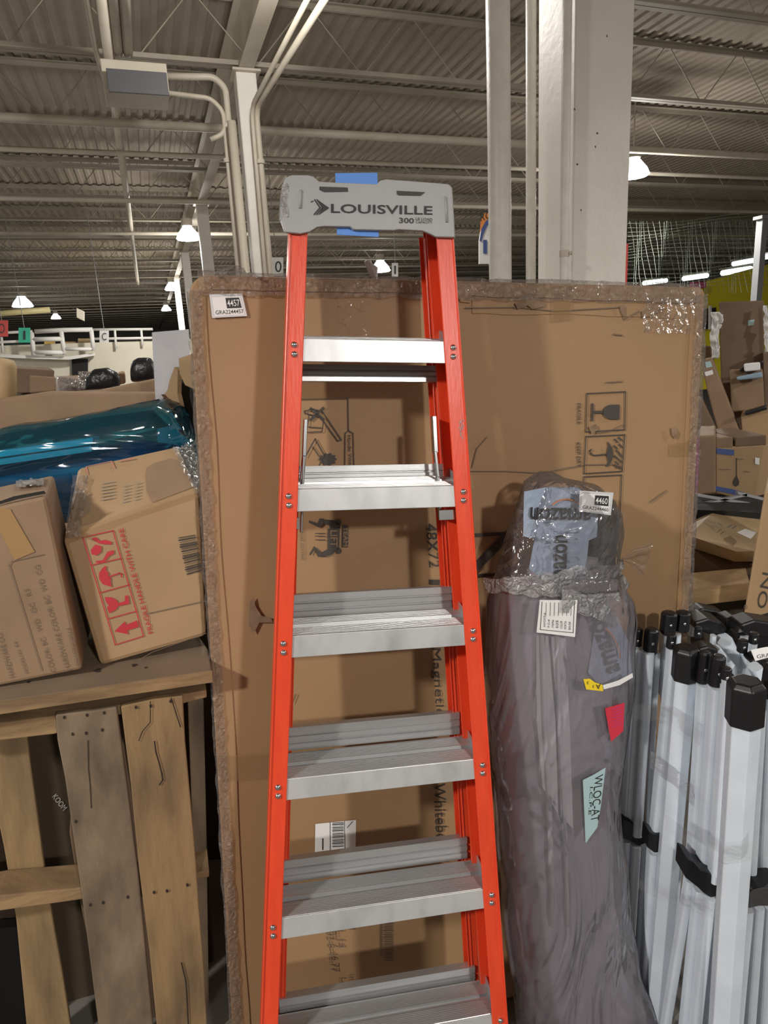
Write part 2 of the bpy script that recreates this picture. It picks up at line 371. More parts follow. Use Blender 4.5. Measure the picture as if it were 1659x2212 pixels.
# big right column
cc = pxg(1270, 300, 2.55); cj = (cc-EYE).dot(BJ); cg = 2.62
def build_big():
    t = empty('building_column', PB(cg, cj, FL), 'wide white painted square column rising behind the cardboard box', 'column')
    a = pxg(1240, 300, 2.45); b = pxg(1362, 300, 2.45); ja = (a-EYE).dot(BJ); jb_ = (b-EYE).dot(BJ)
    dj = (jb_-ja); dp = .26
    m = MB(); m.obox(PB(2.45+dp/2, (ja+jb_)/2, (FL+H)/2), BG*(dp/2), BJ*(dj/2), BU*((H-FL)/2)); m.build('shaft', M_col, t, bevel=.006)
    m = MB()
    for (x, y) in ((1241,236),(1286,317),(1247,355),(1311,78),(1255,454),(1290,288)):
        p = pxg(x, y, 2.4499); m.quad(*[p - BG*.0006 + BJ*(cos(q)*.004*(1 + .5*sin(x+q*2))) + BU*(sin(q)*.004) for q in [i*pi/4 for i in range(8)]])
    m.build('paint_chip', M_pit, t)
    return t, ja, jb_
bigc, JA, JB = build_big()
SG = 2.45
def vpipe(px, wpx, g, nm, lab, m=M_pipe, clamps=()):
    p = pxg(px, 300, g); j = (p-EYE).dot(BJ); r = wpx/2/FP*((p-EYE).dot(FWD))
    t = empty(nm, PB(g, j, FL), lab, 'pipe')
    mb = MB(); mb.tube([PB(g, j, FL), PB(g, j, H-.03)], r, 20); mb.build('pipe_run', m, t, smooth=True)
    for y in clamps:
        c = pxg(px, y, g); u = (c-EYE).dot(BU); k = MB(); k.tube([PB(g,j,u-.012), PB(g,j,u+.012)], r*1.12, 16); k.tube([PB(g-r*.9,j+r*.9,u), PB(g-r*1.2,j+r*1.25,u)], .008, 8); k.build('strap', M_steel, t)
vpipe(1078, 50, 2.75, 'drain_pipe', 'thick white vertical drain pipe left of the wide column')
vpipe(1147, 22, 2.8, 'water_pipe', 'thin scuffed white vertical pipe between drain pipe and wide column')
vpipe(1222, 20, 2.38, 'conduit', 'white conduit strapped vertically on the wide column front', clamps=(548,))
m = MB(); m.obox(pxg(1352,580,2.5), BG*.003, BJ*.006, BU*.10); tag(m.build('red_strip', mat('red strip', (.8,.06,.04), .5)), 'narrow red strip on the right edge of wide white column', 'strip')
# mezzanine and railing on the left
GM = 17.0
def gp(x, y, g=GM): return pxg(x, y, g)
m = MB(); A = gp(-150,762); B = gp(420,742); hh = BU*2.2
m.prism([A-BU*2.4, B-BU*2.4, B, A], BG*.25); tag(m.build('wall_left', M_wall), kind='structure')
m = MB(); m.prism([A, B, B+BG*7, A+BG*7], BU*.1); m.build('mezzanine_floor', M_wall); tag(bpy.data.objects['mezzanine_floor'], 'cream concrete mezzanine floor slab behind the white railing', 'mezzanine')
d1 = MB(); d1.prism([gp(155,776,16.95), gp(190,775,16.95), gp(190,835,16.95), gp(157,835,16.95)], -BG*.03); tag(d1.build('door_1', M_black2), kind='structure')
rt = empty('railing', gp(100,760,16.9), 'white steel pipe railing along the edge of the mezzanine', 'railing')
def railseg(pts, r, nm): m = MB(); m.tube(pts, r, 8); m.build(nm, M_rail, rt, smooth=True)
railseg([gp(-60,722,16.9), gp(70,716,16.9)], .03, 'hand_rail'); railseg([gp(200,712,16.9), gp(330,711,16.9)], .03, 'hand_rail')
railseg([gp(-60,742,16.9), gp(70,736,16.9)], .03, 'mid_rail'); railseg([gp(200,732,16.9), gp(330,730,16.9)], .03, 'mid_rail')
for x, y0, y1 in ((3,728,762),(248,712,754),(305,712,748)): railseg([gp(x,y0,16.9), gp(x+3,y1,16.9)], .028, 'rail_post')
gt = empty('safety_gate', gp(135,765,16.6), 'bright white double safety gate frame in front of the mezzanine railing', 'gate')
def gseg(pts, r, nm): m = MB(); m.tube(pts, r, 8); m.build(nm, M_rail, gt, smooth=True)
gseg([gp(75,716,16.6), gp(137,713,16.6), gp(200,712,16.6)], .05, 'top_bar')
gseg([gp(70,733,16.6), gp(135,732,16.6)], .05, 'mid_bar'); gseg([gp(73,761,16.6), gp(140,762,16.6)], .05, 'bottom_bar'); gseg([gp(140,754,16.6), gp(200,754,16.6)], .04, 'bottom_bar')
for x0, x1, y0, y1 in ((68,73,718,768),(132,139,715,766),(197,202,712,757)): gseg([gp(x0,y0,16.6), gp(x1,y1,16.6)], .05, 'gate_post')
m = MB(); m.prism([gp(0,765,16.7), gp(72,768,16.7), gp(150,770,16.7), gp(205,762,16.7), gp(205,768,16.7), gp(150,777,16.7), gp(72,775,16.7), gp(0,772,16.7)], BG*.22); tag(m.build('mezzanine_edge', M_rail), 'white curved edge beam of the mezzanine below its gate', 'beam')
# things on the mezzanine
def bgbox(nm, x0, y0, x1, y1, g, dep, m, lab, cat, group=None, bevel=.01, sk=0):
    mb = MB(); a, b, c, d = [pxg(x, y, g) for x, y in ((x0,y0),(x1,y0-sk),(x1,y1-sk),(x0,y1))]
    mb.prism([a, b, c, d], BG*dep); return tag(mb.build(nm, m, bevel=bevel), lab, cat, group)
bgbox('yellow_post', 95,729,116,757, 17.6,.3, mat('yellow wrap', (.75,.52,.14), .6), 'yellow wrapped upright roll standing behind the mezzanine gate', 'roll')
bgbox('cardboard_box', 168,731,196,752, 17.6,.4, M_kraft, 'pale cardboard box behind right half of the mezzanine gate', 'box')
bgbox('cardboard_box', 140,738,165,744, 17.7,.4, M_kraft, 'flat pale carton lying beside the box behind the gate', 'box')
bgbox('dark_bin', 5,742,66,753, 17.5,.4, mat('dark green bin', (.02,.05,.045), .5), 'long dark green bin behind the railing at far left', 'bin')
bgbox('dark_case', 203,738,216,751, 17.6,.4, M_black, 'small black case behind railing beside the white letter sign', 'case')
bgbox('dark_shelf', 240,733,296,742, 17.6,.4, M_black2, 'long low dark shelf behind the right railing on the mezzanine', 'shelf')
def sign(nm, x0, y0, x1, y1, g, m, txt, lab, tm=M_ink, inset=.25, cat='sign'):
    t = empty(nm, pxg((x0+x1)/2, y1, g), lab, cat)
    pl = Plane(pxg((x0+x1)/2, (y0+y1)/2, g), -BG)
    mb = MB(); mb.prism([pl.hit(x0,y0), pl.hit(x1,y0), pl.hit(x1,y1), pl.hit(x0,y1)], BG*.02); mb.build('sign_board', m, t)
    if txt:
        c_ = pxg((x0+x1)/2, y0, g+.01); k_ = MB(); k_.tube([c_, c_ + BU*(HB - (c_-EYE).dot(BU))], .006, 5); k_.build('hanger_wire', M_steelg, t)
        w_ = x1-x0; h_ = y1-y0; tb = MB(); text_px(tb, txt, (x0+w_*inset, y1-h_*.2), (x1-w_*inset, y1-h_*.2), (x0+w_*inset, y0+h_*.2), pl.off(.004)); tb.build('sign_text', tm, t)
    return t
sign('hanging_sign', -10,692,17,727, 14, M_signred, 'O', 'red hanging aisle sign with a dark O at the left picture edge')
sign('hanging_sign', 40,708,65,740, 14, M_signgreen, '1', 'green hanging aisle sign with a dark numeral one', inset=.4)
sign('hanging_sign', 215,714,235,740, 14, M_label, 'C', 'white hanging aisle sign with the letter C')
# other column signs
sign('number_sign', 580,556,612,596, 9.5, M_label, '10', 'white sign with dark numerals behind the box, right of the slim column', inset=.12)
sg = empty('aisle_sign', pxg(1060,560,5.2), 'round topped aisle sign half hidden behind the thick drain pipe', 'sign')
pl = Plane(pxg(1060,520,5.2), -BG)
mb = MB(); poly_px(mb, [(1036,570),(1036,520),(1040,495),(1050,475),(1062,468),(1085,470),(1085,570)], pl); mb2 = MB(); mb2.prism([p for p in mb.v], BG*.02); mb2.build('sign_board', M_label, sg)
mb = MB(); poly_px(mb, [(1036,505),(1038,478),(1045,462),(1062,455),(1085,456),(1085,468),(1062,470),(1050,476),(1041,492)], pl.off(.004)); mb.build('orange_band', M_orangeprint, sg)
mb = MB(); poly_px(mb, [(1036,520),(1040,495),(1050,477),(1062,470),(1085,470),(1085,478),(1062,480),(1052,488),(1044,506),(1040,522)], pl.off(.006)); text_px(mb, '1', (1044,548), (1052,548), (1044,518), pl.off(.006)); mb.build('sign_text', M_blueprint, sg)
k_ = MB(); c_ = pxg(1070,460,5.21); k_.tube([c_, c_ + BU*(HB - (c_-EYE).dot(BU))], .006, 5); k_.build('hanger_wire', M_steelg, sg)
mb = MB(); text_px(mb, 'RO', (1038,478), (1062,470), (1038,462), pl.off(.006)); mb.build('sign_lettering', M_ink, sg)
sign('number_sign', 847,568,860,598, 12, M_label, '1', 'small white round sign right of the bright lamp inside the ladder', inset=.35)
# right: yellow wall, lights, column, net
def gq(x, y, g=13): return pxg(x, y, g)
m = MB(); m.prism([gq(1440,632), gq(1660,572), gq(1900,505), gq(1900,800), gq(1440,850)], BG*.2); tag(m.build('wall_right', M_yellowwall), kind='structure')
m = MB(); m.prism([gq(1519,668,12.9), gq(1547,664,12.9), gq(1547,707,12.9), gq(1519,712,12.9)], BG*.05); tag(m.build('window_1', M_black2), kind='structure')
bgbox('partition_strip', 1533,660,1538,712, 12.8,.05, M_label, 'white strip on the dark opening in the yellow wall', 'strip')
bgbox('magenta_panel', 1497,609,1526,622, 12.5,.1, mat('magenta panel', (.6,.08,.25), .5), 'small magenta panel peeking over the right corner of big box', 'panel')
for i, (x0,y0,x1,y1) in enumerate(((1390,612,1440,606),(1476,602,1528,595),(1560,590,1622,580),(1584,570,1636,561),(1640,556,1700,548))):
    g_ = (24,21,18,20,17)[i]; t = empty('strip_light', pxg(x0,y0,g_), ['leftmost glowing strip light above the yellow wall', 'second glowing strip light from left above the yellow wall', 'long glowing strip light left of the steel post top', 'upper glowing strip light touching the steel post', 'rightmost glowing strip light at the picture edge'][i], 'light', 'fluorescent strip lights')
    a, b = pxg(x0,y0,g_), pxg(x1,y1,g_); m = MB(); m.tube([a,b], .085, 8); m.build('tube', M_emit2, t, smooth=True); m = MB(); m.bar(a+BU*.13, b+BU*.13, BG*.3, BU*.05); m.build('fixture_body', M_steel, t)
stc = empty('steel_post', pxg(1640,650,7), 'grey galvanised steel post in front of the yellow wall', 'post')
pj = (pxg(1640,560,7)-EYE).dot(BJ); m = MB(); m.obox(PB(7,pj,(-1.8+1.35)/2), BG*.05, BJ*.045, BU*1.6); m.build('shaft', M_steelg, stc, bevel=.004); 
m = MB(); m.obox(PB(7,pj,1.39), BG*.07, BJ*.08, BU*.02); m.build('cap_plate', M_steelg, stc)
# safety net
m = MB()
for i in range(46):
    x = 1360 + i*8.6
    m.tube([pxg(x+12*t + 6*sin(i+t*4), 478+t*155, 9+.25*sin(i*.5+t*3)) for t in (0,.25,.5,.75,1)], .003, 3, False)
for i in range(20):
    m.tube([pxg(1356+t*400, 482+i*8 - t*28 + 5*sin(t*7+i*.4), 9+.2*sin(t*5+i)) for t in [k/14 for k in range(15)]], .003, 3, False)
tag(m.build('safety_net', M_net), 'pale green safety net hung above the yellow walled area', 'net')
# high bay lamps
def lamp(g, j, up, lab, power, sc=1.0, spot=True):
    p = PB(g, j, up); t = empty('high_bay_lamp', p, lab, 'lamp', 'high bay lamps')
    m = MB(); m.tube([p+BU*(.34*sc), p+BU*(.22*sc), p+BU*(.20*sc)], [.10*sc,.10*sc,.07*sc], 16); m.build('ballast_housing', M_steel, t, smooth=False)
    m = MB(); m.tube([p+BU*(.20*sc), p+BU*(.08*sc), p], [.09*sc,.19*sc,.225*sc], 20, False); m.build('reflector', M_reflector, t, smooth=True)
    m = MB(); m.tube([p+BU*.005, p-BU*(.02)], [.21*sc,.20*sc], 20); m.build('diffuser', M_emit, t)
    m = MB(); m.tube([p+BU*(.34*sc), PB(g, j, H-.02)], .008, 6); m.build('hanger_rod', M_steel, t)
    l = bpy.data.lights.new('lamp_light', 'SPOT' if spot else 'POINT'); l.energy = power; l.color = (1.0,.955,.89) ; l.shadow_soft_size = .16
    if spot: l.spot_size = radians(166); l.spot_blend = .35
    l.energy *= 1.5
    if spot:
        l2 = bpy.data.lights.new('lamp_glow', 'POINT'); l2.energy = power*.36; l2.color = l.color; l2.shadow_soft_size = .2
        lo2 = bpy.data.objects.new('lamp_glow', l2); col.objects.link(lo2); lo2.parent = t; lo2.location = -BU*.25
    lo = bpy.data.objects.new('lamp_light', l); col.objects.link(lo); lo.parent = t; lo.location = -BU*.22
LP = 330
lamp(4.45, 1.0, 2.42, 'lamp hanging just above the top picture edge over the ladder, lighting the roof', 90, spot=False)
lamp(13.6, 1.0, 2.2, 'bright hanging lamp with visible ribbed reflector left of the slim column', 260)
lamp(22.9, 1.0, 2.2, 'hanging lamp low beside the top left corner of the big box', 200)
lamp(31.9, 1.05, 2.2, 'smallest hanging lamp below the other two left of the big box', 150)
lamp(27.8, -4.0, 2.2, 'wide bright lamp at far left above the yellow pipe', 200, 1.6)
lamp(35, -3.75, 2.2, 'small round lamp above the mezzanine gate', 120)
lamp(18.9, 6.6, 2.2, 'lamp glowing just above the box top between the ladder rails', 220, 1.3)
lamp(8.4, 6.75, 2.2, 'lamp peeking out from the right edge of the wide white column', 300)
lamp(-4.6, 1.3, 2.3, 'hanging lamp of the aisle row behind the viewpoint', 330)
lamp(-.9, -3.9, 2.3, 'hanging lamp up to the left beside the viewpoint', 420)
lamp(-.7, 6.7, 2.3, 'hanging lamp up to the right beside the viewpoint', 200)
lamp(8.6, -4.0, 2.3, 'hanging lamp left of the view over the cartons', 260)
# yellow pipe left
conduit('yellow_pipe', [pxg(-60,682,16), pxg(108,669,16)], .06, 'cream and yellow pipe hanging level below the far left lamp', 'pipe', m=mat('yellow pipe', (.80,.70,.35), .4))
bgbox('ceiling_bracket', 165,665,182,686, 15,.1, M_steel, 'small pale bracket hanging under the roof above the gate', 'bracket', sk=-8)
# ================================================================ BIG BOX
BP0 = EYE + V((-.4328,1.5435,.1636)); bu = V((.97777581,.20964421,-.00194357)).normalized(); bv = V((.01839106,-.09500279,-.99530711)).normalized(); bn = -(bu.cross(bv)).normalized()
BPL = Plane(BP0, bn)
def bx(a, b, o=0): return BP0 + bu*a + bv*b + bn*o
BW, BL, BD = 1.302, 1.985, .13
box = empty('whiteboard_carton', bx(BW/2, BL, -BD/2), 'huge flat cardboard carton standing on end behind the orange ladder', 'box')
def rrect(w, h, r, x0=0, y0=0, n=6, radii=None):
    rd = radii or (r,r,r,r); out = []
    for (cx, cy, a0, rr) in ((x0+rd[0], y0+rd[0], pi, rd[0]), (x0+w-rd[1], y0+rd[1], 1.5*pi, rd[1]), (x0+w-rd[2], y0+h-rd[2], 0, rd[2]), (x0+rd[3], y0+h-rd[3], .5*pi, rd[3])):
        out += [(cx+rr*cos(a0+i*pi/2/n), cy+rr*sin(a0+i*pi/2/n)) for i in range(n+1)]
    return out
m = MB(); m.prism([bx(x, y, -.003) for x, y in rrect(BW, BL, .02, radii=(.045,.022,.005,.005))], -bn*BD); m.build('body', M_card, box, bevel=.008)
# wrap-around edge panels (slightly proud)
def strip(poly, m_, nm, o=0, th=.004, rough=0): 
    mb = MB(); mb.prism([bx(x, y, o) for x, y in poly], -bn*th); return mb.build(nm, m_, box, bevel=.0015)
def wob(a, b, n, amp, seed, axis):   # wavy edge between two points
    out = []
    for i in range(n+1):
        t = i/n; q = noise.noise(V((seed, t*6, .3)))*amp
        out.append((a[0]+(b[0]-a[0])*t + (q if axis == 0 else 0), a[1]+(b[1]-a[1])*t + (q if axis == 1 else 0)))
    return out
strip(wob((.012,.05), (.006,1.97), 30, .004, 3, 0)[::-1] + wob((.040,.045), (.046,1.97), 30, .010, 1, 0), M_card, 'side_flap')
strip([(.047,.008)] + wob((.62,.006), (1.27,.008), 12, .002, 7, 1) + wob((1.27,.040), (.66,.036), 12, .006, 2, 1) + [(.655,.052),(.63,.05),(.62,.034)] + wob((.60,.030), (.05,.034), 10, .004, 5, 1), M_card, 'top_flap', o=.001)
strip(wob((1.262,.05), (1.258,1.97), 24, .004, 4, 0) + [(1.297,1.97),(1.297,.03)], M_card, 'side_flap')
strip([(.66,.052)] + wob((.66,.075), (1.23,.082), 14, .006, 9, 1) + [(1.23,.045),(.66,.042)], M_card, 'lower_top_flap', o=-.001, th=.003)
# tape patches
m = MB()
for q in ([(1,.01),(0,0)],): pass
def patch(nm, pts, m_, o=.0015, parent=box, pl=BPL, sol=0):
    mb = MB(); poly_px(mb, pts, pl.off(o)); return mb.build(nm, m_, parent)
patch('tape_strip', [(1192,612),(1238,612),(1235,690),(1190,695)], M_tapeclear, .004)
patch('tape_strip', [(1446,960),(1500,950),(1498,985),(1447,985)], M_tapeclear, .004)
patch('tape_strip', [(470,1635),(610,1625),(608,1680),(474,1690)], M_tapeclear, .004)
for pts in ([(1112,655),(1135,638),(1152,636),(1178,655),(1176,662),(1150,668),(1140,660),(1118,668)], [(1338,660),(1350,660),(1350,685),(1343,678)], [(1386,672),(1405,664),(1430,664),(1426,676),(1408,682),(1388,686)], [(1450,925),(1458,922),(1466,935),(1460,948),(1452,940)], [(1272,922),(1288,916),(1292,928),(1278,938)],
            [(540,1300),(548,1290),(552,1310),(565,1330),(585,1335),(590,1345),(560,1345),(548,1370),(538,1350)]):
    patch('tear_shade_patch', pts, M_tear, .0045)
# creases
m = MB()
for pts in ([(1010,1018),(1090,1018),(1170,1022),(1230,1010),(1262,1004),(1330,1003)], [(1020,1010),(1030,970),(1052,945)], [(1346,683),(1350,690),(1380,672)], [(1112,666),(1145,640)], [(1005,665),(1120,664),(1200,672),(1340,664)], [(1325,722),(1345,724)], [(1310,826),(1345,824)], [(1290,935),(1320,930),(1345,918)], [(1405,1085),(1440,1060)], [(1210,1175),(1225,1180)], [(632,1520),(640,1500)], [(840,1408),(850,1400)]):
    m = MB(); line_px(m, pts, 2.2, BPL.off(.0022)); m.build('crease_mark', M_print2, box)
# ---- prints
def ink(fn, nm='print', m_=M_print, o=.0022, parent=box):
    mb = MB(); fn(mb); return mb.build(nm, m_, parent)
P1 = BPL.off(.0024)
def fragile(mb):
    line_px(mb, [(1268,850),(1351,846),(1350,928),(1266,933)], 2.2, P1, True)
    arc = [(1335-35+ -0, 0)]
    poly_px(mb, [(1339,874),(1338,906)] + [(1322+ -20*sin(t), 890+16*cos(t)) for t in [i*pi/10 for i in range(11)]], P1)
    line_px(mb, [(1302,890),(1284,890)], 5, P1); line_px(mb, [(1280,874),(1279,907)], 5, P1)
    text_px(mb, 'FRAGILE', (1246,871), (1247,916), (1255,871), P1)
ink(fragile, 'fragile_mark')
def keepdry(mb):
    line_px(mb, [(1266,943),(1350,939),(1344,1018),(1262,1023)], 2.2, P1, True)
    pts = []
    for i in range(11):
        t = -1 + 2*i/10; pts.append((1325 - 13*t*t, 981 + 28*t))
    inner = [(1309,1006),(1314,998),(1312,990),(1310,981),(1312,972),(1314,964),(1312,955)]
    poly_px(mb, pts + inner, P1)
    line_px(mb, [(1310,981),(1283,984),(1276,980),(1274,974),(1278,971)], 2.6, P1)
    for (x,y) in ((1331,952),(1340,948),(1330,966),(1341,963),(1335,976),(1332,988),(1341,984),(1333,1000),(1340,996),(1331,1008),(1340,1010)): line_px(mb, [(x-3,y-3),(x+3,y+3)], 3, P1)
    text_px(mb, 'KEEP DRY', (1245,956), (1247,1009), (1254,956), P1)
ink(keepdry, 'keep_dry_mark')
def third(mb): line_px(mb, [(1262,1030),(1343,1026),(1340,1105),(1258,1110)], 2.2, P1, True)
ink(third, 'square_mark')
def handle(mb):
    line_px(mb, [(645,862),(752,861),(753,930)], 2, P1)
    line_px(mb, [(753,930),(763,936),(765,1010)], 2, P1); line_px(mb, [(745,1010),(746,936),(753,930)], 2, P1)
    # crossed-out open carton drawing
    line_px(mb, [(658,888),(676,884),(696,888),(738,950),(730,952),(700,912),(690,900),(660,893)], 2.4, P1, True)
    line_px(mb, [(700,905),(696,932),(663,934)], 2, P1); line_px(mb, [(668,898),(664,922),(694,924)], 1.8, P1)
    line_px(mb, [(672,883),(696,904)], 6, P1); line_px(mb, [(698,882),(672,906)], 6, P1)
    line_px(mb, [(660,986),(681,948),(702,985),(690,1005)], 2.4, P1); line_px(mb, [(676,965),(700,1000)], 2, P1)
    c = (708,992); poly_px(mb, [(c[0]+(17 if i % 2 else 22)*cos(i*pi/10)*.95, c[1]+(11 if i % 2 else 15)*sin(i*pi/10)) for i in range(20)], P1)
    text_px(mb, 'Handle With', (751,940), (753,1005), (759,940), P1)
ink(handle, 'handling_drawing', M_print)
def team(mb):
    def T(pts): poly_px(mb, pts, P1)
    T([(740,1134),(753,1136),(752,1182),(739,1182)]); T([(708,1142),(734,1138),(733,1184),(708,1186)])
    for cx, cy in ((731,1128),(732,1190)): T([(cx+6.5*cos(i*pi/6), cy+6.5*sin(i*pi/6)) for i in range(12)])
    T([(735,1132),(722,1124),(700,1122),(697,1130),(712,1136),(712,1142),(735,1142)]); T([(700,1120),(690,1120),(686,1130),(668,1124),(667,1129),(690,1140),(700,1130)])
    T([(734,1184),(720,1196),(704,1203),(692,1200),(697,1192),(708,1186)]); T([(700,1202),(688,1203),(680,1188),(671,1200),(669,1196),(679,1180),(694,1194)])
    for y in (1152,1158,1166): line_px(mb, [(682,y),(703,y)], 1.6, P1)
ink(team, 'team_lift_mark')
def teamt(mb):
    PP = BPL.off(.0034)
    text_px(mb, 'TEAM', (742,1138), (742,1180), (751,1138), PP); text_px(mb, 'LIFT', (714,1146), (714,1181), (729,1146), PP)
ink(teamt, 'team_lift_lettering', M_card)
ink(lambda mb: text_px(mb, '48X72', (919,1131), (927,1226), (944,1131), P1), 'size_print')
ink(lambda mb: text_px(mb, '1', (926,1252), (926,1263), (950,1252), P1), 'size_print')
ink(lambda mb: text_px(mb, 'Magnetic', (927,1400), (937,1546), (952,1400), P1), 'product_print')
ink(lambda mb: text_px(mb, 'Whiteboard', (936,1692), (944,1862), (962,1692), P1), 'product_print')
ink(lambda mb: line_px(mb, [(985,1630),(1003,1655),(1005,1700),(1008,1745)], 9, P1), 'large_brand_letter'); ink(lambda mb: line_px(mb, [(1006,1790),(1002,1815),(1012,1830)], 8, P1), 'large_brand_letter')
def bigprint(mb):
    line_px(mb, [(1010,1157),(1100,1152)], 8, P1); line_px(mb, [(1095,1158),(1028,1225)], 20, P1); line_px(mb, [(1020,1244),(1095,1240)], 7, P1)
ink(bigprint, 'large_brand_letter')
small_texts = [('BEFORE CUTTING', (648,1140), (652,1210), (654,1140)), ('1', (750,1998), (753,2008), (766,1998)), ('L.14', (725,2010), (728,2048), (742,2010)), ('02-6-46.77', (705,2012), (713,2100), (722,2012)), ('LBS', (732,2112), (733,2140), (744,2112)), ('unit', (752,2105), (754,2135), (761,2105)), ('IN', (708,2128), (709,2150), (720,2128))]
for q_ in small_texts: ink(lambda mb: text_px(mb, *q_, P1), 'small_print', M_print2)
def bars(mb):
    for i in range(22):
        y = 1992 + i*3.9; line_px(mb, [(832,y),(850,y-.5)], (1.2,2.4,.9,1.8)[i % 4], P1)
ink(bars, 'faded_barcode', M_print2)
def bars2(mb):
    for i in range(26):
        y = 1992+i*3; line_px(mb, [(822,y),(828,y)], 1.2, P1)
ink(bars2, 'number_row', M_print2)
# shipping label low on the box
sl = patch('shipping_label', [(681,1780),(769,1771),(768,1850),(680,1858)], M_label, .003)
mb = MB(); PL3 = BPL.off(.0042)
for i in range(16):
    y = 1778+i*3.4; line_px(mb, [(719,y),(741,y-1.5)], (1.5,2.2,.8,1.9)[i % 4], PL3)
line_px(mb, [(713,1776),(713,1850)], 1, PL3); line_px(mb, [(744,1774),(745,1846)], 1, PL3); line_px(mb, [(697,1812),(697,1835)], 2, PL3); line_px(mb, [(762,1775),(750,1788)], 1.2, PL3)
mb.build('barcode', M_ink, box)
# lot sticker
def lot_sticker(parent, quad, num, code, pl, nm='lot_sticker'):
    """quad: TL TR BR BL pixels"""
    TL, TR, BR, BL = [V(q) for q in quad]
    def q(u, v): 
        p = TL*(1-u)*(1-v) + TR*u*(1-v) + BR*u*v + BL*(1-u)*v; return (p.x, p.y)
    s = MB(); s.prism([pl.off(.003).hit(*q(*k)) for k in ((0,0),(1,0),(1,1),(0,1))], pl.n*.0008); so = s.build(nm, M_labelgrey, parent)
    s = MB(); poly_px(s, [q(.07,.13), q(.92,.12), q(.93,.93), q(.08,.93)], pl.off(.0042)); s.build('label_paper', M_label, parent)
    s = MB(); poly_px(s, [q(.47,.17), q(.88,.17), q(.90,.62), q(.47,.62)], pl.off(.0046)); s.build('number_panel', M_ink, parent)
    s = MB(); text_px(s, num, q(.50,.54), q(.86,.54), q(.50,.26), pl.off(.0050)); s.build('lot_number', M_label, parent)
    s = MB(); text_px(s, code, q(.12,.86), q(.92,.86), q(.12,.69), pl.off(.0046)); s.build('lot_code', M_ink, parent)
lot_sticker(box, [(452,636),(523,634),(534,683),(458,687)], '4457', 'GRA2244457', BPL)
# clear film over the rim
def rimfilm(nm, fn, nu, nv, amp, seed, m_=F_crink):
    mb = MB()
    def g(u, v):
        p = fn(u, v); q = p*28
        return p + bn*(abs(noise.noise(q+V((seed,0,0))))*amp) + bu*(noise.noise(q+V((0,seed,0)))*amp*.8) + bv*(noise.noise(q*1.3+V((0,0,seed)))*amp*.8)
    mb.grid(g, nu, nv); return mb.build(nm, m_, box, smooth=True)
rimfilm('stretch_wrap', lambda u, v: bx(-.004 + .030*max(0,(u-.5)/.5), .03+v*1.9, .004 - .13*max(0,(.5-u)/.5)), 12, 260, .006, 5)
rimfilm('stretch_wrap', lambda u, v: bx(.02+u*1.26, -.006+.05*max(0,(v-.4)/.6), .004 - .12*max(0,(.4-v)/.4)), 200, 10, .006, 9)
rimfilm('stretch_wrap', lambda u, v: bx(BW+.003 - .035*max(0,(.6-u)/.6), .02+v*1.0, .004 - .10*max(0,(u-.6)/.4)), 10, 160, .006, 13)
rimfilm('film_bunch', lambda u, v: bx(.055+u*.10+.01*sin(v*9), -.022*sin(u*pi) + .012*v, -.05+.06*v), 24, 12, .020, 21)
rimfilm('film_scrap', lambda u, v: bx(.735+u*.05, .93+v*.12, .006), 14, 24, .014, 31)
# glossy creased spots
rimfilm('film_patch', lambda u, v: bx(.33+u*.07, .05+v*.10, .004), 20, 24, .005, 41, F_spot)
rimfilm('film_patch', lambda u, v: bx(1.12+u*.15, .03+v*.09, .004), 26, 18, .005, 51, F_spot)
# white twist standing on the box top edge
tw = MB(); a = at(812,604,1.66); tw.tube([a, at(806,585,1.665), at(797,572,1.67), at(794,562,1.67)], [.006,.011,.010,.007], 8)
for v_ in tw.v: v_ += V((noise.noise(v_*80), noise.noise(v_*80+V((3,3,3))), noise.noise(v_*80+V((7,1,2)))))*.006
tag(tw.build('film_twist', M_label, smooth=False), 'white twisted end of plastic film sticking up from the box top', 'plastic film')
# ================================================================ LADDER
LY, LN, LT = 0.1966, 0.1693, 0.0158
lu0 = V((cos(LY), sin(LY), 0)); ln = V((sin(LY), -cos(LY), 0)); lv0 = V((0,0,-1))*cos(LN) + ln*sin(LN)
lu = lu0*cos(LT) + lv0*sin(LT); lv = lv0*cos(LT) - lu0*sin(LT); lb = lu.cross(lv).normalized()     # lb points away from the viewer
LP0 = EYE + V((-.0179,1.4085,-.0016)); LS = 1.835
lad = empty('stepladder', LP0 + lv*LS, 'tall orange fiberglass stepladder with aluminium steps leaning folded against the carton', 'ladder',
            rot=Matrix((lu, lb, -lv)).transposed())
def L(x, s, y=0): return LP0 + lu*x + lv*s + lb*y
def hw(s): return .1667 + .0637*s
LPL = Plane(LP0, -lb)
def chan(sg, s0, s1, fw, dep, y0, th, xin, inward=True, bw=None):
    """channel rail: flange outer half-offset; xin(s) centre of the front flange"""
    mb = MB(); prof = [(fw/2,0),(-fw/2,0),(-fw/2,th),(fw/2-th,th),(fw/2-th,dep-th),(-fw/2+ (fw-(bw or fw)),dep-th),(-fw/2+(fw-(bw or fw)),dep),(fw/2,dep)]
    a = [L(sg*(xin(s0)+x), s0, y0+y) for x, y in prof]; b = [L(sg*(xin(s1)+x), s1, y0+y) for x, y in prof]; n = len(prof)
    mb.add(a+b, [tuple(range(n)), tuple(range(n,2*n))[::-1]] + [(i,(i+1)%n,n+(i+1)%n,n+i) for i in range(n)]); return mb
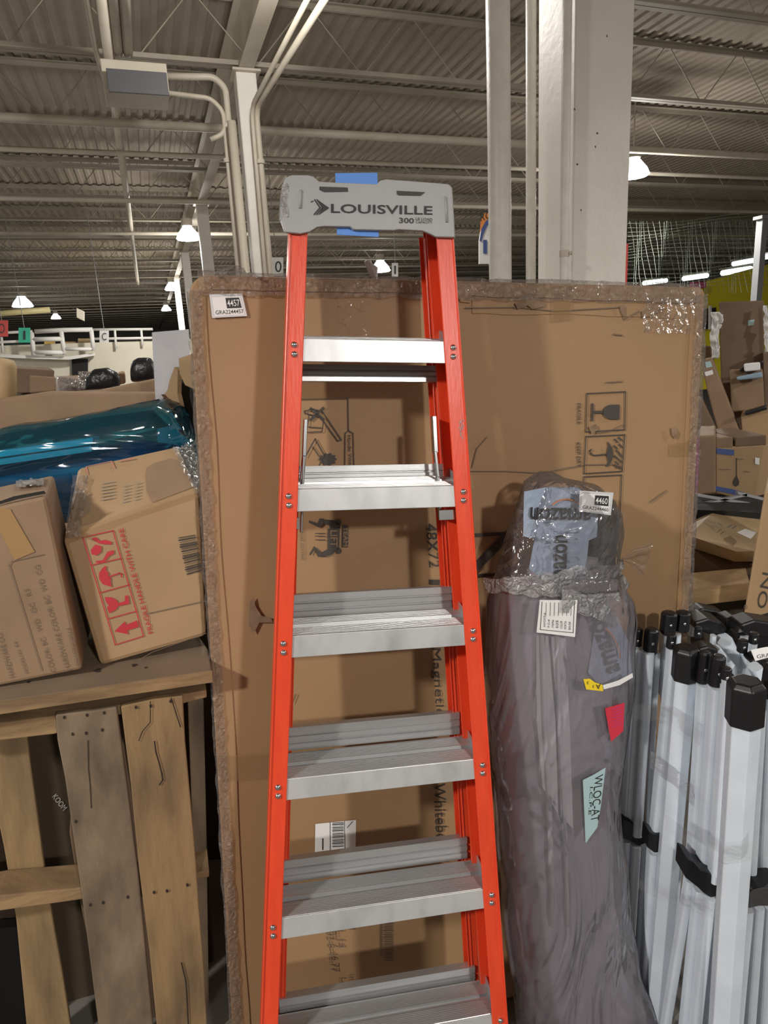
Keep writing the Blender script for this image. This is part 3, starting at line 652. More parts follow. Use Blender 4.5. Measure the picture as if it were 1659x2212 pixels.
for sg in (-1, 1):
    r = chan(sg, -.30, LS-.02, .037, .078, -.002, .004, hw).build('front_rail', M_orange, lad, bevel=.0016)
    # raised bead along the flange edge
    rb = MB(); rb.tube([L(sg*(hw(-.30)+.0165), -.30, -.003), L(sg*(hw(LS-.02)+.0165), LS-.02, -.003)], .0022, 6); rb.build('rail_bead', M_orange, r)
    f = MB(); f.obox(L(sg*hw(LS-.03), LS-.03, .036), lu*.024, lb*.044, lv*.03); f.build('foot', M_black, lad, bevel=.006)
# rear section
def rw(s): return .143 + .052*(s+.28)
for sg in (-1, 1):
    r = chan(sg, -.28, LS-.03, .026, .042, .095, .0035, rw).build('rear_rail', M_orange, lad, bevel=.0012)
    rb = MB()
    for q in (-.012, -.004): rb.tube([L(sg*(rw(-.28)+q), -.28, .094), L(sg*(rw(LS-.03)+q), LS-.03, .094)], .0017, 6)
    rb.build('rail_bead', M_orange, r)
# steps
def step(s):
    h = hw(s)+.004; dep = .080; fh = .046; up = -lv
    # the tread rises towards the back because the ladder stands folded; the front skirt stays parallel to the rail
    tb = (lb*cos(radians(15.5)) + up*sin(radians(15.5))).normalized(); tu = up
    top = LP0 + lv*(s - .023) + lb*.004
    prof = [(0,-fh),(0,-.002)]
    def ribs(y0, y1, z, n=8):
        out = []; st = (y1-y0)/n
        for i in range(n): out += [(y0+i*st, z), (y0+(i+.55)*st, z), (y0+(i+.6)*st, z-.0012), (y0+(i+.95)*st, z-.0012)]
        return out
    prof += ribs(.002, .034, 0) + [(.034,0),(.035,-.007),(.047,-.007),(.048,0)] + ribs(.049, .078, 0) + [(dep,0),(dep,-.03),(dep-.002,-.03),(dep-.002,-.009),(.050,-.009),(.034,-.010),(.002,-.004),(.002,-fh)]
    a = [top - lu*h + tb*y + tu*z for y, z in prof]; b = [top + lu*h + tb*y + tu*z for y, z in prof]; n = len(prof)
    mb = MB(); mb.add(a+b, [(i,(i+1)%n,n+(i+1)%n,n+i) for i in range(n)]); st_ = mb.build('step', M_alu, lad)
    fp = MB(); fp.obox(top - tu*(fh/2) - lb*.0012, lu*(h-.018), lb*.0012, tu*(fh/2)); fp.build('step_nosing', M_alu2, st_, bevel=.001)
    for sg in (-1,1):
        bb = MB(); bb.obox(top + lu*(sg*(h-.012)) + tb*.04 - tu*.012, lu*.0015, tb*.036, tu*.03)
        bb.build('end_bracket', M_alu, st_, bevel=.001)
    for sg in (-1,1):
        for dz in (-.0095, .0095):
            c = L(sg*hw(s), s+dz, -.004); rv = MB(); pts = [c + lb*.003, c + lb*.001, c - lb*.0012, c - lb*.0028, c - lb*.0034]
            rv.tube(pts, [.0066,.0066,.0056,.0034,.0008], 14); rv.build('rivet', M_zinc, lad, smooth=True)
for i in range(6): step(.3048*i)
# rear braces (ribbed bars)
def brace(xl, yl, xr, yr, hpx):
    pl = LPL.off(-.088); a = pl.hit(xl, yl); b = pl.hit(xr, yr)
    sa = ((a-LP0).dot(lv) + (b-LP0).dot(lv))/2; h = .05; x = rw(sa)
    prof = [(0,-.5),(0,-.2),(.004,-.17),(.004,-.12),(0,-.09),(0,.12),(.004,.15),(.004,.2),(0,.23),(0,.5),(.02,.5),(.02,.46),(.008,.46),(.008,-.46),(.02,-.46),(.02,-.5)]
    A = [L(-x, sa+z*hpx, .088+y) for y, z in prof]; B = [L(x, sa+z*hpx, .088+y) for y, z in prof]; n = len(prof)
    mb = MB(); mb.add(A+B, [(i,(i+1)%n,n+(i+1)%n,n+i) for i in range(n)]); mb.build('rear_brace', M_alu, lad)
brace(650,806,940,806,.036); brace(655,1030,940,1024,.046); brace(632,1310,975,1292,.052); brace(618,1598,1000,1562,.052); brace(607,1880,1020,1835,.052); brace(600,2160,1042,2130,.052)
# spreaders
def bar_px(nm, pts, y, wdt, th, m_=M_zinc):
    pl = LPL.off(-y); P_ = [pl.hit(*p) for p in pts]; mb = MB()
    for a, b in zip(P_, P_[1:]): d = (b-a).normalized(); mb.bar(a, b, d.cross(lb).normalized()*wdt, lb*th)
    return mb.build(nm, m_, lad, bevel=.001)
bar_px('spreader_arm', [(660,906),(657,985),(652,1036)], .05, .008, .02); bar_px('spreader_arm', [(656,985),(651,1150)], .045, .005, .016)
bar_px('spreader_arm', [(936,899),(940,978)], .05, .009, .02); bar_px('spreader_arm', [(939,975),(945,1030),(950,1118)], .045, .006, .016)
bar_px('spreader_bracket', [(948,1113),(991,1111)], .012, .022, .004); bar_px('spreader_bracket', [(634,1131),(648,1130)], .012, .024, .004)
# warning smudge on the right rail
sm = MB(); PLf = LPL.off(.0035)
for i in range(14):
    x = 992+random.random()*10; y = 905+random.random()*40; line_px(sm, [(x,y),(x+random.uniform(-3,4),y+random.uniform(3,9))], 1.3, PLf)
sm.build('scuff_marks', M_cap, lad)
# top cap
cp = LPL.off(.012)
outline = [(614,500),(618,502),(648,505),(668,501),(684,491),(700,489),(757,490),(764,496),(852,498),(862,496),(915,499),(930,505),(944,512),(985,513),(983,470),(979,404),(972,397),(955,395),(835,386),(822,389),(815,397),(700,392),(688,391),(676,380),(664,377),(628,377),(615,383),(609,400),(606,440),(609,470)]
oc = [cp.hit(*p) for p in outline]
mb = MB(); n = len(oc)
cc_ = sum(oc, V((0,0,0)))/n
inn = [p + lb*.006 for p in oc]
# front face with softly rounded rim, then skirt running back, then open back
rim = [cc_ + (p-cc_)*.985 for p in oc]
def capback(p):
    h = (p-cc_).dot(-lv); hc = max(h, .012) ; return p + (-lv)*(hc-h) + lb*.13
mid_ = [p + lb*.045 for p in oc]
back = [capback(p) for p in oc]
front_f = [(tuple(range(n)))]
mb.add(rim + inn + back, [tuple(range(n))] + [(i,(i+1)%n,n+(i+1)%n,n+i) for i in range(n)] + [(n+i,n+(i+1)%n,2*n+(i+1)%n,2*n+i) for i in range(n)])
capo = mb.build('top_cap', M_cap, lad, bevel=.003, bseg=3)
PC = LPL.off(.0128); PC2 = LPL.off(.0132)
mb = MB()
for pts in ([(690,403),(751,405),(752,414),(700,415),(690,410)], [(857,412),(919,415),(908,423),(862,422),(857,419)]): poly_px(mb, pts, PC)
mb.build('hand_slot', M_slotshade, capo)  # flat dark patches paint the shade inside the slots
mb = MB()
poly_px(mb, [(687,432),(711,449),(687,465),(697,449)], PC2)
for dx in (0, -5.2): line_px(mb, [(685+dx,431.5),(696.5+dx,448.5),(684+dx,463)], 2.4, PC2)
line_px(mb, [(672,436),(676,434)], 1.6, PC2)
text_px(mb, 'LOUISVILLE', (715,459.5), (934,464), (715,440), PC2)
text_px(mb, '300', (862,481.5), (894,482.5), (862,470), PC2); text_px(mb, 'LB LOAD', (898,475.5), (934,477), (898,469.5), PC2); text_px(mb, 'CAPACITY', (898,482), (934,483), (898,477), PC2)
mb.build('brand_print', M_logo, capo)
mb = MB()
for x0,y0,x1,y1 in ((650,410,648,450),(962,425,965,480)): mb.tube([PC.hit(x0,y0), PC.hit(x1,y1)], .0025, 8)
mb.build('moulded_rib', M_cap, capo, smooth=True)
# film left on cap edge
mb = MB(); mb.grid(lambda u, v: LPL.off(.013+.006*noise.noise(V((u*9,v*9,1)))).hit(606+u*16+3*sin(v*9), 395+v*75), 8, 20); mb.build('film_remnant', F_crink, capo, smooth=True)
# blue tape looping behind the cap
mb = MB(); pt = LPL.off(-.11); mb.prism([pt.hit(*p) for p in ((724,374),(815,373),(817,430),(726,430))], lb*.0015); mb.build('blue_tape', M_bluetape, lad)
mb = MB(); pt = LPL.off(.003); mb.prism([pt.hit(*p) for p in ((727,470),(817,470),(818,512),(728,507))], lb*.0015); mb.build('blue_tape', M_bluetape, lad)
# ================================================================ BAGGED BUNDLE
BGP = BPL.off(.03)
bag = empty('bagged_bundle', BGP.off(.09).hit(1230, 2500), 'tall clear plastic bag of grey foam and white profiles leaning right of the ladder', 'plastic wrapped bundle')
def interp(tbl, y):
    for (a, b) in zip(tbl, tbl[1:]):
        if a[0] <= y <= b[0]:
            t = (y-a[0])/(b[0]-a[0]); t = t*t*(3-2*t)*.5 + t*.5
            return [a[k] + (b[k]-a[k])*t for k in range(1, len(a))]
    return list(tbl[-1][1:])
def loft(tbl, plane_off, thick, nm, m_, amp, seed, nseg=48, dy=9, y1=None, fr=14, parent=bag, pw=2.3, cx=0):
    """tbl rows: y, left x, right x in the picture; lies on a plane parallel to the carton"""
    pl = BGP.off(plane_off); mb = MB(); rings = []; y = tbl[0][0]; y1 = y1 or tbl[-1][0]
    while y <= y1:
        l, r = interp(tbl, y); A = pl.hit(l, y); B = pl.hit(r, y); c = (A+B)/2; h = (B-A)/2; W_ = h.length; d = h.normalized()
        if c.z < .02: break
        ring = []
        th = min(thick, W_*.9)
        for k in range(nseg):
            a = 2*pi*k/nseg; ca, sa = cos(a), sin(a)
            p = c + d*(W_*math.copysign(abs(ca)**(2/pw), ca)) + bn*(th*math.copysign(abs(sa)**(2/pw), sa))
            q = p*fr; n1 = noise.noise(q + V((seed,0,0))); n2 = 1 + .8*noise.noise(V((p.x*10+p.z*4, p.z*3, seed))) if amp > .006 else 0
            out = (d*ca + bn*sa)
            ring.append(p + out*(n1*amp + (n2-1)*amp*.30))
        rings.append(ring); y += dy
    n = nseg; vs = [p for r in rings for p in r]
    fs = [(i*n+k, i*n+(k+1) % n, (i+1)*n+(k+1) % n, (i+1)*n+k) for i in range(len(rings)-1) for k in range(n)]
    mb.add(vs, fs + [tuple(range(n))[::-1], tuple((len(rings)-1)*n+k for k in range(n))])
    return mb.build(nm, m_, parent, smooth=True)
BAGT = [(1060,1138,1300),(1080,1128,1322),(1110,1116,1336),(1150,1102,1341),(1200,1088,1336),(1240,1075,1333),(1270,1060,1345),(1300,1055,1362),(1340,1056,1370),(1450,1050,1366),(1560,1056,1352),(1700,1064,1334),(1800,1072,1340),(1950,1086,1354),(2080,1100,1376),(2212,1116,1424),(2400,1140,1450),(2900,1190,1500)]
TOPT = [(1019,1168,1192),(1030,1152,1212),(1045,1142,1285)] + BAGT
loft(TOPT, .10, .082, 'bag_hood', F_bagtop, .010, 3, 72, 6, 1268, fr=8)
loft([r for r in TOPT if r[0] >= 1240], .10, .082, 'plastic_bag', F_bag, .010, 3, 72, 8, 2880, fr=6)
CORE = [(1200,1160,1285),(1240,1130,1290),(1300,1098,1312),(1400,1090,1318),(1560,1092,1322),(1700,1098,1312),(1900,1112,1322),(2080,1126,1340),(2212,1138,1385),(2900,1210,1460)]
loft(CORE, .085, .058, 'foam_core', M_bagbody, .008, 8, 40, 10, 2880)
loft([(1090,1290,1325),(1110,1280,1334),(1180,1270,1330),(1260,1255,1320)], .085, .045, 'dark_padding', mat('dark padding', (.07,.068,.065), .5, bump=.6, bump_scale=12, bdist=.03), .006, 4, 24, 8)
def bagpart(nm, polys, o, m_, th=.001):
    mb = MB(); pl = BGP.off(o)
    for p in polys: mb.prism([pl.hit(*q) for q in p], -bn*th)
    return mb.build(nm, m_, bag)
for x0, x1, w_ in ((1166,1200,15),(1198,1216,12)):
    pl = BGP.off(.152); mb = MB(); mb.tube([pl.hit(x0+4,1345), pl.hit(x0+10,1560), pl.hit(x0+18,1700), pl.hit(x0+30,2000)], w_/FP*.72, 10); mb.build('white_profile', M_profile, bag, smooth=True)
for pts_ in ([(1158,1372),(1184,1374),(1200,1560),(1206,1760),(1172,1700),(1160,1560)], [(1190,1374),(1222,1376),(1232,1600),(1238,1790),(1212,1765),(1206,1560)]):
    bagpart('white_profile', [pts_], .151, mat('white foam panel', (.58,.57,.60), .5), .006)
def mail(nm, pts, o, seed):
    """crumpled mailer sheet filling a picture polygon"""
    pl = BGP.off(o); mb = MB(); P_ = [pl.hit(*p) for p in pts]; c = sum(P_, V((0,0,0)))/len(P_)
    K = 5; N = len(P_); sub = []
    for i in range(N):
        for t in range(4): sub.append(P_[i]*(1-t/4) + P_[(i+1) % N]*(t/4))
    N = len(sub); vs = [c]
    for k in range(1, K+1):
        for p in sub:
            q = c + (p-c)*(k/K); vs.append(q + bn*(noise.noise(q*22+V((seed,0,0)))*.004))
    fs = [(0, 1+i, 1+(i+1) % N) for i in range(N)]
    for k in range(K-1):
        for i in range(N): a = 1+k*N+i; b = 1+k*N+(i+1) % N; fs.append((a, b, b+N, a+N))
    mb.add(vs, fs); return mb.build(nm, M_mailer, bag, smooth=True)
mail('mailer_sheet', [(1132,1062),(1180,1052),(1246,1052),(1292,1085),(1290,1160),(1273,1168),(1268,1210),(1258,1262),(1200,1275),(1142,1228),(1155,1165),(1130,1158)], .150, 2)
mail('mailer_sheet', [(1290,1338),(1306,1300),(1334,1335),(1362,1395),(1366,1462),(1300,1486),(1270,1452)], .150, 6)
pm = BGP.off(.1565)
def smile(a, m_, b, pl, w_=3): 
    A, B, C = V(a), V(m_), V(b); mb = MB(); line_px(mb, [tuple(A*(1-t)**2 + B*2*t*(1-t) + C*t*t) for t in [i/10 for i in range(11)]], w_, pl); mb.build('smile_print', M_orangeprint, bag)
mb = MB(); text_px(mb, 'amazon', (1278,1098), (1146,1095), (1276,1124), pm); mb.build('mailer_print', M_ink, bag)
smile((1250,1088), (1222,1068), (1194,1090), pm)
mb = MB(); text_px(mb, 'amazon', (1223,1275), (1227,1156), (1196,1275), pm); mb.build('mailer_print', M_ink, bag)
pm2 = BGP.off(.1565)
mb = MB(); text_px(mb, 'amazon', (1342,1448), (1302,1318), (1315,1458), pm2); mb.build('mailer_print', M_ink, bag)
smile((1309,1358), (1334,1378), (1340,1420), pm2)
def lab(nm, pts, o, m_): pl = BGP.off(o); mb = MB(); mb.prism([pl.hit(*p) for p in pts], bn*.0006); return mb.build(nm, m_, bag)
lab('white_strap', [(1302,1480),(1335,1470),(1366,1454),(1367,1463),(1338,1480),(1304,1489)], .186, M_label)
lab('yellow_tag', [(1260,1467),(1274,1466),(1285,1474),(1301,1479),(1303,1493),(1266,1489)], .186, M_yellow)
mb = MB(); q_ = BGP.off(.1875); text_px(mb, 'A', (1298,1476), (1287,1479), (1298,1487), q_); text_px(mb, 'E', (1268,1478), (1272,1478), (1268,1472), q_); text_px(mb, '3', (1284,1486), (1280,1486), (1284,1480), q_); mb.build('tag_print', M_ink, bag)
lab('red_tag', [(1307,1530),(1349,1518),(1346,1579),(1320,1602),(1313,1565)], .186, M_redtag)
mb = MB(); q_ = BGP.off(.1875)
for i in range(7): line_px(mb, [(1322+i*.5,1532+i*6.5),(1343,1526+i*6.5)], 1.1, q_)
mb.build('tag_print', M_magenta, bag)
lab('teal_label', [(1259,1685),(1285,1672),(1308,1658),(1297,1745),(1290,1787),(1265,1821)], .186, M_teal)
mb = MB(); q_ = BGP.off(.1875); text_px(mb, 'WLOC-AT', (1285,1676), (1276,1776), (1303,1672), q_); text_px(mb, 'I.C.P.E', (1275,1700), (1271,1760), (1281,1700), q_); mb.build('label_print', M_ink, bag)
lab('invoice_label', [(1166,1296),(1247,1296),(1242,1376),(1159,1366)], .188, M_label)
mb = MB(); q_ = BGP.off(.1895); line_px(mb, [(1171,1300),(1167,1360),(1238,1367)], 1.2, q_); line_px(mb, [(1241,1300),(1238,1367)], 1.2, q_)
for i, t in enumerate(('INVOICE #','P.O.#','ITEM#','SIZE','COLOR','PORT#','BALE#')):
    x = 1174+i*9; text_px(mb, t, (x+5,1354+i), (x+5,1354+i-(30 if i == 0 else 17)), (x,1354+i), q_); line_px(mb, [(x+5,1330),(x+6,1302)], .8, q_)
mb.build('label_print', M_ink, bag)
lot_sticker(bag, [(1252,1060),(1325,1064),(1319,1113),(1250,1104)], '4460', 'GRA2244460', BGP.off(.178))
# crinkled band around the waist, flap, knot and ruffle
def bagfilm(nm, fn, nu, nv, amp, seed, m_=F_crink, fr=30):
    mb = MB()
    def g(u, v):
        p = fn(u, v); q = p*fr; return p + bn*(noise.noise(q+V((seed,0,0)))*amp) + bv*(noise.noise(q+V((0,seed,0)))*amp) + bu*(noise.noise(q+V((0,0,seed)))*amp*.6)
    mb.grid(g, nu, nv); return mb.build(nm, m_, bag, smooth=True)
def band(u, v):
    x = 1048 + u*295; y = 1262 + (v-.5)*(22+60*u) + 10*sin(u*5) - 22*u*(1-u)*2 + 14*u
    return BGP.off(.188 - .06*(2*u-1)**2).hit(x, y)
F_band = film('waist film', (.93,.93,.93), amount=.08, rough=.14, bump=1.0, scale=60, body=.28, bodycol=(.8,.79,.8), bdist=.02, fm=1.0)
bagfilm('film_band', band, 90, 26, .012, 3, F_band)
bagfilm('film_flap', lambda u, v: BGP.off(.195-.03*u).hit(1215+u*122-10*v*(1-u), 1275+v*(42+24*u)+8*u), 36, 20, .010, 9, F_band)
mb = MB(); pk = BGP.off(.13); mb.tube([pk.hit(*p) for p in ((1285,1262),(1312,1250),(1330,1238),(1340,1222),(1343,1210))], [.006,.010,.011,.009,.006], 12)
mb.tube([pk.hit(*p) for p in ((1322,1262),(1335,1268),(1348,1272),(1352,1262),(1342,1245))], [.005,.010,.012,.009,.006], 12); 
for v_ in mb.v: v_ += V((noise.noise(v_*60), noise.noise(v_*60+V((3,3,3))), noise.noise(v_*60+V((7,1,2)))))*.006
mb.build('film_knot', F_band, bag, smooth=True)
bagfilm('film_ruffle', lambda u, v: BGP.off(.12+.03*sin(u*7)).hit(1341+v*72-22*u*v, 1205+v*(-40+u*78)+u*8*(1-v)), 24, 24, .012, 15, F_bagtop)
# ================================================================ CANOPY FRAMES
can = empty('folded_canopy_frame', at(1500,1900,1.4)*1.0, 'white folded pop-up canopy frame with black corner brackets at right', 'canopy frame')
def floorline(a, b):
    """extend a->b down to the floor"""
    d = b-a; t = (a.z-.01)/(-d.z); return a + d*t
def hexpost(t, b, Y, wpx, Yb=None, nm='corner_post', yaw=20):
    A = at(*t, Y); B = floorline(A, at(*b, Yb or Y)); r = wpx/FP*((A-EYE).dot(FWD))/2
    ax = (A-B).normalized(); e = V((1,0,0)); e = (e - ax*e.dot(ax)).normalized(); f = ax.cross(e)
    prof = [(cos(radians(yaw+k*60))*r*1.12, sin(radians(yaw+k*60))*r*1.12) for k in range(6)]
    a = [A + e*x + f*y for x, y in prof]; c = [B + e*x + f*y for x, y in prof]
    mb = MB(); mb.add(a+c, [tuple(range(6)), tuple(range(6,12))[::-1]] + [(i,(i+1)%6,6+(i+1)%6,6+i) for i in range(6)]); mb.build(nm, M_white, can, bevel=.002)
    return A, ax, e, f, r
def bracket(A, ax, e, f, r, h=.055, lobes=()):
    prof = [(cos(radians(20+k*60))*r*1.3, sin(radians(20+k*60))*r*1.3) for k in range(6)]
    a = [A - ax*h*.75 + e*x + f*y for x, y in prof]; c = [A + ax*h*.25 + e*x + f*y for x, y in prof]; d = [A + ax*h*.38 + (e*x + f*y)*.75 for x, y in prof]
    mb = MB(); mb.add(a+c+d, [tuple(range(6))[::-1], tuple(range(12,18))] + [(i,(i+1)%6,6+(i+1)%6,6+i) for i in range(6)] + [(6+i,6+(i+1)%6,12+(i+1)%6,12+i) for i in range(6)]); br = mb.build('corner_bracket', M_black, can, bevel=.003)
    return br
def lobe(p, Y, wpx=24, hpx=50, par=None, bolt=True):
    c = at(p[0], p[1], Y); s_ = (c-EYE).dot(FWD)/FP; mb = MB(); r = wpx*s_/2
    mb.tube([c + V((0,0,hpx*s_*.5)), c + V((0,0,hpx*s_*.42)), c - V((0,0,hpx*s_*.42)), c - V((0,0,hpx*s_*.5))], [r*.7,r,r,r*.75], 12)
    o = mb.build('hinge_lobe', M_black, par or can, smooth=False, bevel=.0015)
    if bolt: b = MB(); b.sphere(c + V((-.002,-r,0)), .0042, 5, (1,.6,1)); b.build('bolt', M_zinc, par or can, smooth=True)
def cbar(t, b, Y, wpx, Yb=None, down=False, nm='scissor_bar'):
    A = at(*t, Y); B = at(*b, Yb or Y)
    if down: B = floorline(A, B)
    s_ = (A-EYE).dot(FWD)/FP; wv = wpx*s_; d = (B-A).normalized(); e = V((1,0,0)); e = (e-d*e.dot(d)).normalized(); f = d.cross(e)
    prof = rrect(wv, wv*1.5, wv*.38, -wv/2, -wv*.75, 3)
    a = [A + e*x + f*y for x, y in prof]; c = [B + e*x + f*y for x, y in prof]; n = len(prof)
    mb = MB(); mb.add(a+c, [tuple(range(n)), tuple(range(n,2*n))[::-1]] + [(i,(i+1)%n,n+(i+1)%n,n+i) for i in range(n)]); mb.build(nm, M_white, can)
def joint(poly, Y, dep=.045):
    mb = MB(); mb.prism([at(*p, Y) for p in poly], V((0,1,0))*dep); mb.build('sliding_joint', M_black, can, bevel=.003)
h1 = hexpost((1483,1420), (1414,2212), 1.45, 46); bracket(*h1, h=.075)
h2 = hexpost((1611,1500), (1563,2212), 1.22, 62); bracket(*h2, h=.085)
h3 = hexpost((1372,1400), (1330,2100), 1.58, 22, nm='rear_post', yaw=10)
lobe((1375,1380), 1.60, 24, 52); lobe((1406,1385), 1.57, 30, 60)
cbar((1380,1400), (1354,1790), 1.58, 19); cbar((1399,1408), (1374,1800), 1.56, 22); cbar((1417,1408), (1397,1800), 1.60, 14)
cbar((1425,1440), (1450,1600), 1.62, 14); cbar((1456,1400), (1414,1815), 1.50, 24); lobe((1450,1385), 1.50, 20, 34)
joint([(1344,1770),(1362,1774),(1380,1790),(1396,1790),(1395,1822),(1380,1828),(1362,1816),(1344,1812)], 1.55)
joint([(1402,1797),(1416,1806),(1434,1802),(1432,1841),(1414,1843),(1399,1832)], 1.47)
cbar((1352,1812), (1330,2212), 1.57, 17, down=True); cbar((1372,1822), (1348,2212), 1.56, 20, down=True); cbar((1390,1822), (1372,2212), 1.60, 14, down=True); cbar((1410,1838), (1386,2212), 1.49, 20, down=True); cbar((1428,1838), (1440,2212), 1.53, 12, down=True)
lobe((1444,1345), 1.60, 34, 50, bolt=True); lobe((1474,1342), 1.61, 32, 46); cbar((1440,1368), (1436,1500), 1.61, 24, nm='rear_post')
lobe((1520,1442), 1.42, 26, 78); lobe((1549,1450), 1.38, 30, 76); lobe((1568,1460), 1.34, 22, 40)
cbar((1520,1478), (1495,1868), 1.41, 23); cbar((1546,1484), (1515,1885), 1.37, 23); cbar((1573,1470), (1542,1900), 1.33, 23)
joint([(1485,1857),(1500,1864),(1515,1882),(1530,1886),(1552,1896),(1552,1936),(1535,1940),(1520,1930),(1508,1918),(1481,1897)], 1.32, .06)
cbar((1489,1898), (1448,2150), 1.38, 18, down=True); cbar((1508,1918), (1478,2212), 1.36, 18, down=True); cbar((1531,1935), (1502,2212), 1.33, 21, down=True); cbar((1548,1935), (1526,2212), 1.36, 12, down=True); cbar((1470,1836), (1436,2212), 1.50, 10, down=True)
cbar((1640,1530), (1618,1920), 1.30, 21); cbar((1662,1500), (1643,1920), 1.34, 22); cbar((1684,1500), (1668,1920), 1.38, 22); lobe((1664,1470), 1.28, 34, 80); lobe((1690,1470), 1.30, 34, 80)
joint([(1600,1910),(1612,1914),(1625,1922),(1640,1918),(1690,1916),(1690,1958),(1640,1958),(1618,1963),(1598,1950)], 1.25, .06)
cbar((1612,1960), (1590,2212), 1.27, 22, down=True); cbar((1637,1955), (1618,2212), 1.30, 20, down=True); cbar((1660,1955), (1645,2212), 1.33, 20, down=True); cbar((1684,1955), (1672,2212), 1.36, 20, down=True)
# hub clutter behind: knobs, upper brackets, short stubs
def blob(pts, Y, dep, nm='hinge_bracket', m_=M_black): mb = MB(); mb.prism([at(*p, Y) for p in pts], V((0,1,0))*dep); mb.build(nm, m_, can, bevel=.005)
blob([(1500,1345),(1530,1336),(1560,1345),(1572,1358),(1568,1370),(1535,1372),(1505,1362)], 1.62, .07)
blob([(1494,1326),(1520,1314),(1560,1322),(1572,1330),(1540,1336),(1500,1338)], 1.74, .05); blob([(1568,1338),(1585,1332),(1600,1340),(1598,1382),(1580,1386),(1566,1380)], 1.66, .05)
blob([(1600,1350),(1630,1340),(1665,1345),(1690,1350),(1690,1375),(1650,1378),(1615,1372),(1602,1362)], 1.55, .06); blob([(1590,1370),(1612,1366),(1615,1392),(1605,1396)], 1.6, .04); blob([(1630,1352),(1690,1335),(1690,1430),(1640,1412)], 1.64, .05)
blob([(1508,1402),(1530,1396),(1552,1402),(1553,1415),(1535,1422),(1510,1420)], 1.46, .04); blob([(1620,1428),(1640,1420),(1690,1425),(1690,1445),(1630,1440)], 1.46, .04)
lobe((1604,1395), 1.5, 22, 30); lobe((1628,1378), 1.5, 20, 26); lobe((1508,1366), 1.58, 16, 26)
cbar((1498,1330), (1493,1372), 1.78, 11); cbar((1530,1330), (1530,1345), 1.80, 10); cbar((1546,1400), (1590,1452), 1.5, 16); cbar((1562,1380), (1590,1440), 1.6, 30, nm='rear_post'); cbar((1618,1380), (1602,1480), 1.58, 26, nm='rear_post')
cbar((1541,1372), (1540,1390), 1.6, 10); cbar((1630,1440), (1640,1460), 1.44, 24); cbar((1462,1368), (1458,1500), 1.62, 14)
cbar((1470,1500), (1452,2000), 1.56, 14, down=True); cbar((1598,1520), (1575,2100), 1.6, 16, down=True)
# dark base behind the legs
cst = MB(); P_ = Plane(at(1635,1412,1.42), V((-.15,-1,.5)).normalized()); cst.prism([P_.hit(*p) for p in ((1622,1404),(1652,1398),(1700,1392),(1704,1414),(1660,1420),(1632,1428))], V((0,.001,-.001))); cst.build('lot_sticker', M_label, can)
cst = MB(); text_px(cst, 'GRA22444', (1636,1423), (1700,1412), (1634,1415), P_.off(.001)); cst.build('lot_code', M_ink, can)
# clear tape bands over the legs
F_tape = film('leg film', (.97,.97,.97), amount=.0, rough=.12, bump=.7, scale=14, body=.05, stretch=(1,1,3), bdist=.01, fm=.35)
def cband(pts_t, pts_b, Y0, Y1, seed):
    mb = MB(); N = 40
    def lerp(P_, u):
        k = u*(len(P_)-1); i = min(int(k), len(P_)-2); t = k-i; return (P_[i][0]*(1-t)+P_[i+1][0]*t, P_[i][1]*(1-t)+P_[i+1][1]*t)
    def g(u, v):
        a, b = lerp(pts_t, u), lerp(pts_b, u); p = at(a[0]*(1-v)+b[0]*v, a[1]*(1-v)+b[1]*v, Y0+(Y1-Y0)*u + .012*sin(u*9)); return p + V((0,noise.noise(p*30+V((seed,0,0)))*.008,0))
    mb.grid(g, N, 8); mb.build('film_band', F_tape, can, smooth=True)
cband([(1365,1520),(1430,1518),(1500,1560)], [(1362,1552),(1430,1560),(1496,1608)], 1.47, 1.36, 2)
cband([(1405,1620),(1460,1660),(1500,1700)], [(1405,1660),(1460,1700),(1500,1745)], 1.46, 1.37, 5)
cband([(1436,1758),(1480,1790),(1560,1830),(1690,1800)], [(1436,1790),(1480,1825),(1560,1868),(1690,1845)], 1.36, 1.12, 8)
cband([(1380,1900),(1460,1935),(1560,1950),(1690,1900)], [(1380,1920),(1460,1960),(1560,1990),(1690,1960)], 1.42, 1.14, 11)
# ================================================================ SHELF AND PALLETS ON THE LEFT
SZ = 1.10
sa, sb_ = onz(0,1515,SZ), onz(448,1450,SZ); se = (sb_-sa).normalized(); sback = V((0,0,1)).cross(se).normalized()
mb = MB(); A = sa - se*.35; B = sb_ + se*.01; mb.prism([A, B, B+sback*.12, B - se*.1 + sback*.62, A+sback*.62], V((0,0,-.030)))
shelf = mb.build('wooden_platform', M_woodtop, bevel=.003); tag(shelf, 'dusty wooden platform board carrying the leaning cartons at left', 'board')
mb = MB(); mb.prism([A-sback*.0015, B-sback*.0015, B-sback*.0015-V((0,0,.029)), A-sback*.0015-V((0,0,.029))], sback*.001); mb.build('board_edge', M_woodh, shelf)
mb = MB()
for (x, y, r) in ((212,1448,9),(290,1437,7),(62,1473,5),(315,1442,4)): c = onz(x, y, SZ+.0008); mb.quad(*[c + se*(cos(q)*r*.0009*(1+.4*sin(q*3+x))) + sback*(sin(q)*r*.0012) for q in [i*pi/5 for i in range(10)]])
mb.build('dark_stain', M_crack, shelf)
PN = -sback; PO = sa + sback*.03; PP0 = Plane(PO, PN)
pal = empty('wooden_pallet', PP0.hit(300,2300), 'weathered wooden pallet standing on its edge under the platform board', 'pallet')
def plank(nm, pts, off, th, m_, bev=.003, ext_floor=True):
    pl = PP0.off(-off); P_ = [pl.hit(*p) for p in pts]
    mb = MB(); mb.prism(P_, sback*th); return mb.build(nm, m_, pal, bevel=bev)
def toff(p, z=.03):   # extend a plank edge to the floor
    return p
